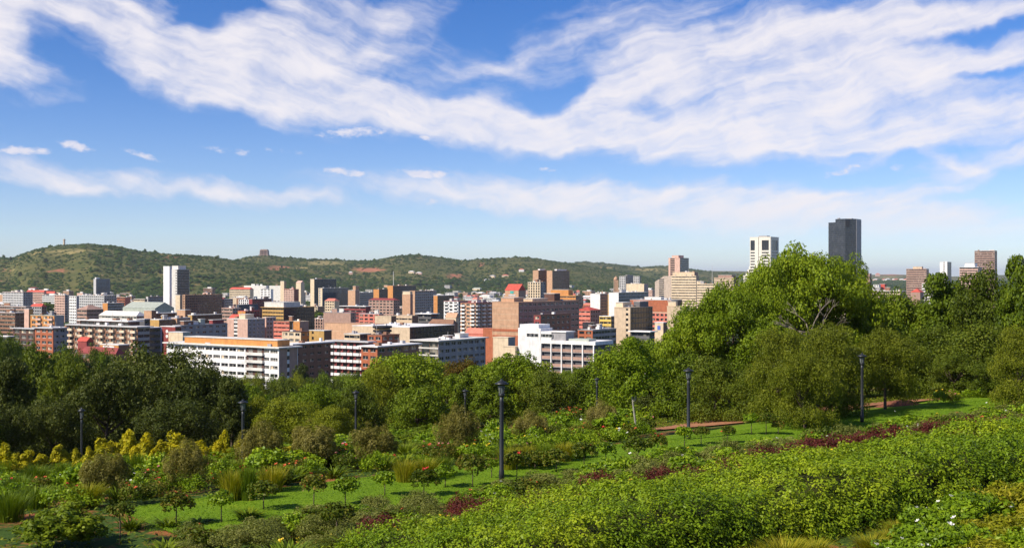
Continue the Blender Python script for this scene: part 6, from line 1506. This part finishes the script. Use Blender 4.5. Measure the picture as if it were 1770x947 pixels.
LAMPS = [(867, 655, 54, "tallest black street lamp with flat hat cap beside the lawn"), (1190, 635, 68, "black street lamp standing on the lawn before the red earth"), (1490, 610, 76, "black street lamp under the olive trees on the right"),
         (420, 690, 72, "black street lamp between the dark evergreens and pale trees"), (141, 704, 80, "thin black street lamp before the dark tree on the left"), (804, 672, 115, "distant street lamp before the rust brown tree"), (1032, 652, 113, "distant street lamp left of the full bright tree"), (615, 674, 104, "faint street lamp between the yellow-green and bright trees")]
for (px, top, d, lab) in LAMPS:
    x, y, zt = P3(px, top, d); z = tz(x, y); h = zt - z
    root = link('street_lamp', None, loc=(x, y, z)); reg(root, lab, px, top + 50, 'street lamp', 'street lamps of the garden', True)
    for nm_, me in LP.items(): link(nm_, me, root, scale=(1, 1, h / 4.5) if d != 80 else (0.75, 0.75, h / 4.5))
WG = flower_mat("globe_white", (0.85, 0.87, 0.92))
b = MB(); b.lathe([(0.05, 0.0), (0.16, 0.06), (0.2, 0.2), (0.16, 0.34), (0.06, 0.42), (0.01, 0.43)], WG, 14); gm_ = b.mesh("globe", True)
b = MB(); b.lathe([(0.05, -0.1), (0.045, 0.62)], IRON, 8); pm_ = b.mesh("post")
for (px, top, s_, lab) in ((596, 762, 1.0, "larger white globe light among the dome shrubs"), (607, 760, 0.75, "smaller white globe light right behind the larger one")):
    x, y, z = P3(px, top, 79); z -= 2.0; root = link('globe_light', None, loc=(x, y, z)); reg(root, lab, px, top, 'globe light', None, True)
    link("globe", gm_, root, (0, 0, 1.55), None, s_ * 0.95); zg = tz(x, y) - z; link('post', pm_, root, (0, 0, zg), None, (1, 1, (1.6 - zg) / 0.62))
STK = paint("stake_wood", (0.6, 0.57, 0.5), 0.8)
for (px, base, top, lab) in ((1568, 752, 737, "pale stake left of the other at the purple bushes"), (1587, 748, 733, "pale stake right of the other at the purple bushes"), (454, 918, 908, "short white stake beside the bright green bush")):
    x, y, z = hit(px, base + 14); hh = (base - top + 14) / F * y
    root = link('stake', None, loc=(x, y, z)); reg(root, lab, px, top, 'stake', None, True)
    b = MB(); b.lathe([(0.04, -0.1), (0.035, hh)], STK, 6); b.obj("stick", root)
    b = MB(); b.box(-0.05, 0.05, -0.02, 0.02, hh - 0.12, hh + 0.01, STK); b.obj("tag_plate", root)
x, y, z = hit(1560, 702); root = link('earth_bank', None, loc=(x, y, z)); reg(root, "heap of red-brown earth beside the lawn under the dark trees", 1560, 700, 'earth heap', None, True)
rr_ = np.random.default_rng(3); R, TH = np.meshgrid(np.linspace(0, 1, 8), np.linspace(0, 2 * np.pi, 25)); hX, hY = R * np.cos(TH) * 2.1, R * np.sin(TH) * 1.1
link("heap", grid_mesh("heap", hX, hY, (1 - R ** 1.5) * 0.6 + 0.25 * fbm(hX * 2, hY * 2, 4) - 0.1, paint('heap_soil', (0.22, 0.08, 0.04), 0.95, 0.5, 2)), root)

# ------------------------------------------------------------------ labels that single each thing out
GLAND = [("the tallest street lamp", 867, 740), ("the red earth lamp", 1190, 700), ("the olive trees' lamp", 1490, 670), ("the dark tree's lamp", 141, 740), ("the pale trees' lamp", 420, 720),
         ("the white globes", 601, 768), ("the big round bush", 100, 910), ("the birch-white trunk", 1096, 715), ("the bare dead tree", 1400, 540), ("the yellow lily clump", 925, 866), ("the red flower bush", 1000, 715), ("the earth bank", 1560, 700)]
ORD = ['nearest', 'second', 'third', 'fourth', 'fifth', 'sixth', 'seventh', 'eighth', 'ninth', 'tenth', 'eleventh', 'twelfth', 'thirteenth', 'fourteenth', 'fifteenth']
ORD += [f"{n}th" for n in range(16, 160)]
def rel(px, py, lx, ly):
    dx, dy = px - lx, py - ly
    if abs(dx) > 1.6 * abs(dy): return 'right of' if dx > 0 else 'left of'
    if abs(dy) > 1.6 * abs(dx): return 'below' if dy > 0 else 'above'
    return ('below right of' if dx > 0 else 'below left of') if dy > 0 else ('above right of' if dx > 0 else 'above left of')
seen = {}
bulk = {}
for (o, base, px, py, cat, direct) in REG:
    if direct:
        assert base not in seen, base
        seen[base] = 1; o['label'] = base
    else:
        L_ = LAND if (cat in ('house', 'building', 'tower', 'hall') or py < 600) and not base.startswith('G:') else GLAND
        nm, lx, ly = min(L_, key=lambda q: (px - q[1]) ** 2 + (py - q[2]) ** 2)
        bulk.setdefault((base, rel(px, py, lx, ly), nm), []).append(((px - lx) ** 2 + (py - ly) ** 2, id(o), o))
for (base, rl, nm), lst in bulk.items():
    lst.sort(key=lambda q: (q[0], q[1]))
    base = base.replace('G:', '')
    for i, (_, _, o) in enumerate(lst):
        o['label'] = f"{base}, {rl} {nm}" if len(lst) == 1 else f"{base}, {ORD[min(i, len(ORD) - 1)]} {rl} {nm}"

# ------------------------------------------------------------------ haze
HAZE = 2.6e-5
if HAZE:
    hm = MB(); 
    mh = bpy.data.materials.new("haze_air"); mh.use_nodes = True
    t = NT(mh.node_tree); t.n.clear()
    out = t.n.new('ShaderNodeOutputMaterial'); pv = t.n.new('ShaderNodeVolumePrincipled')
    pv.inputs['Color'].default_value = (0.78, 0.87, 1.0, 1); pv.inputs['Density'].default_value = HAZE; pv.inputs['Anisotropy'].default_value = 0.0
    t.l.new(pv.outputs[0], out.inputs['Volume'])
    hm.box(-62000, 62000, -300, 61000, -2, 420, mh)
    hm.obj("haze", kind='stuff')
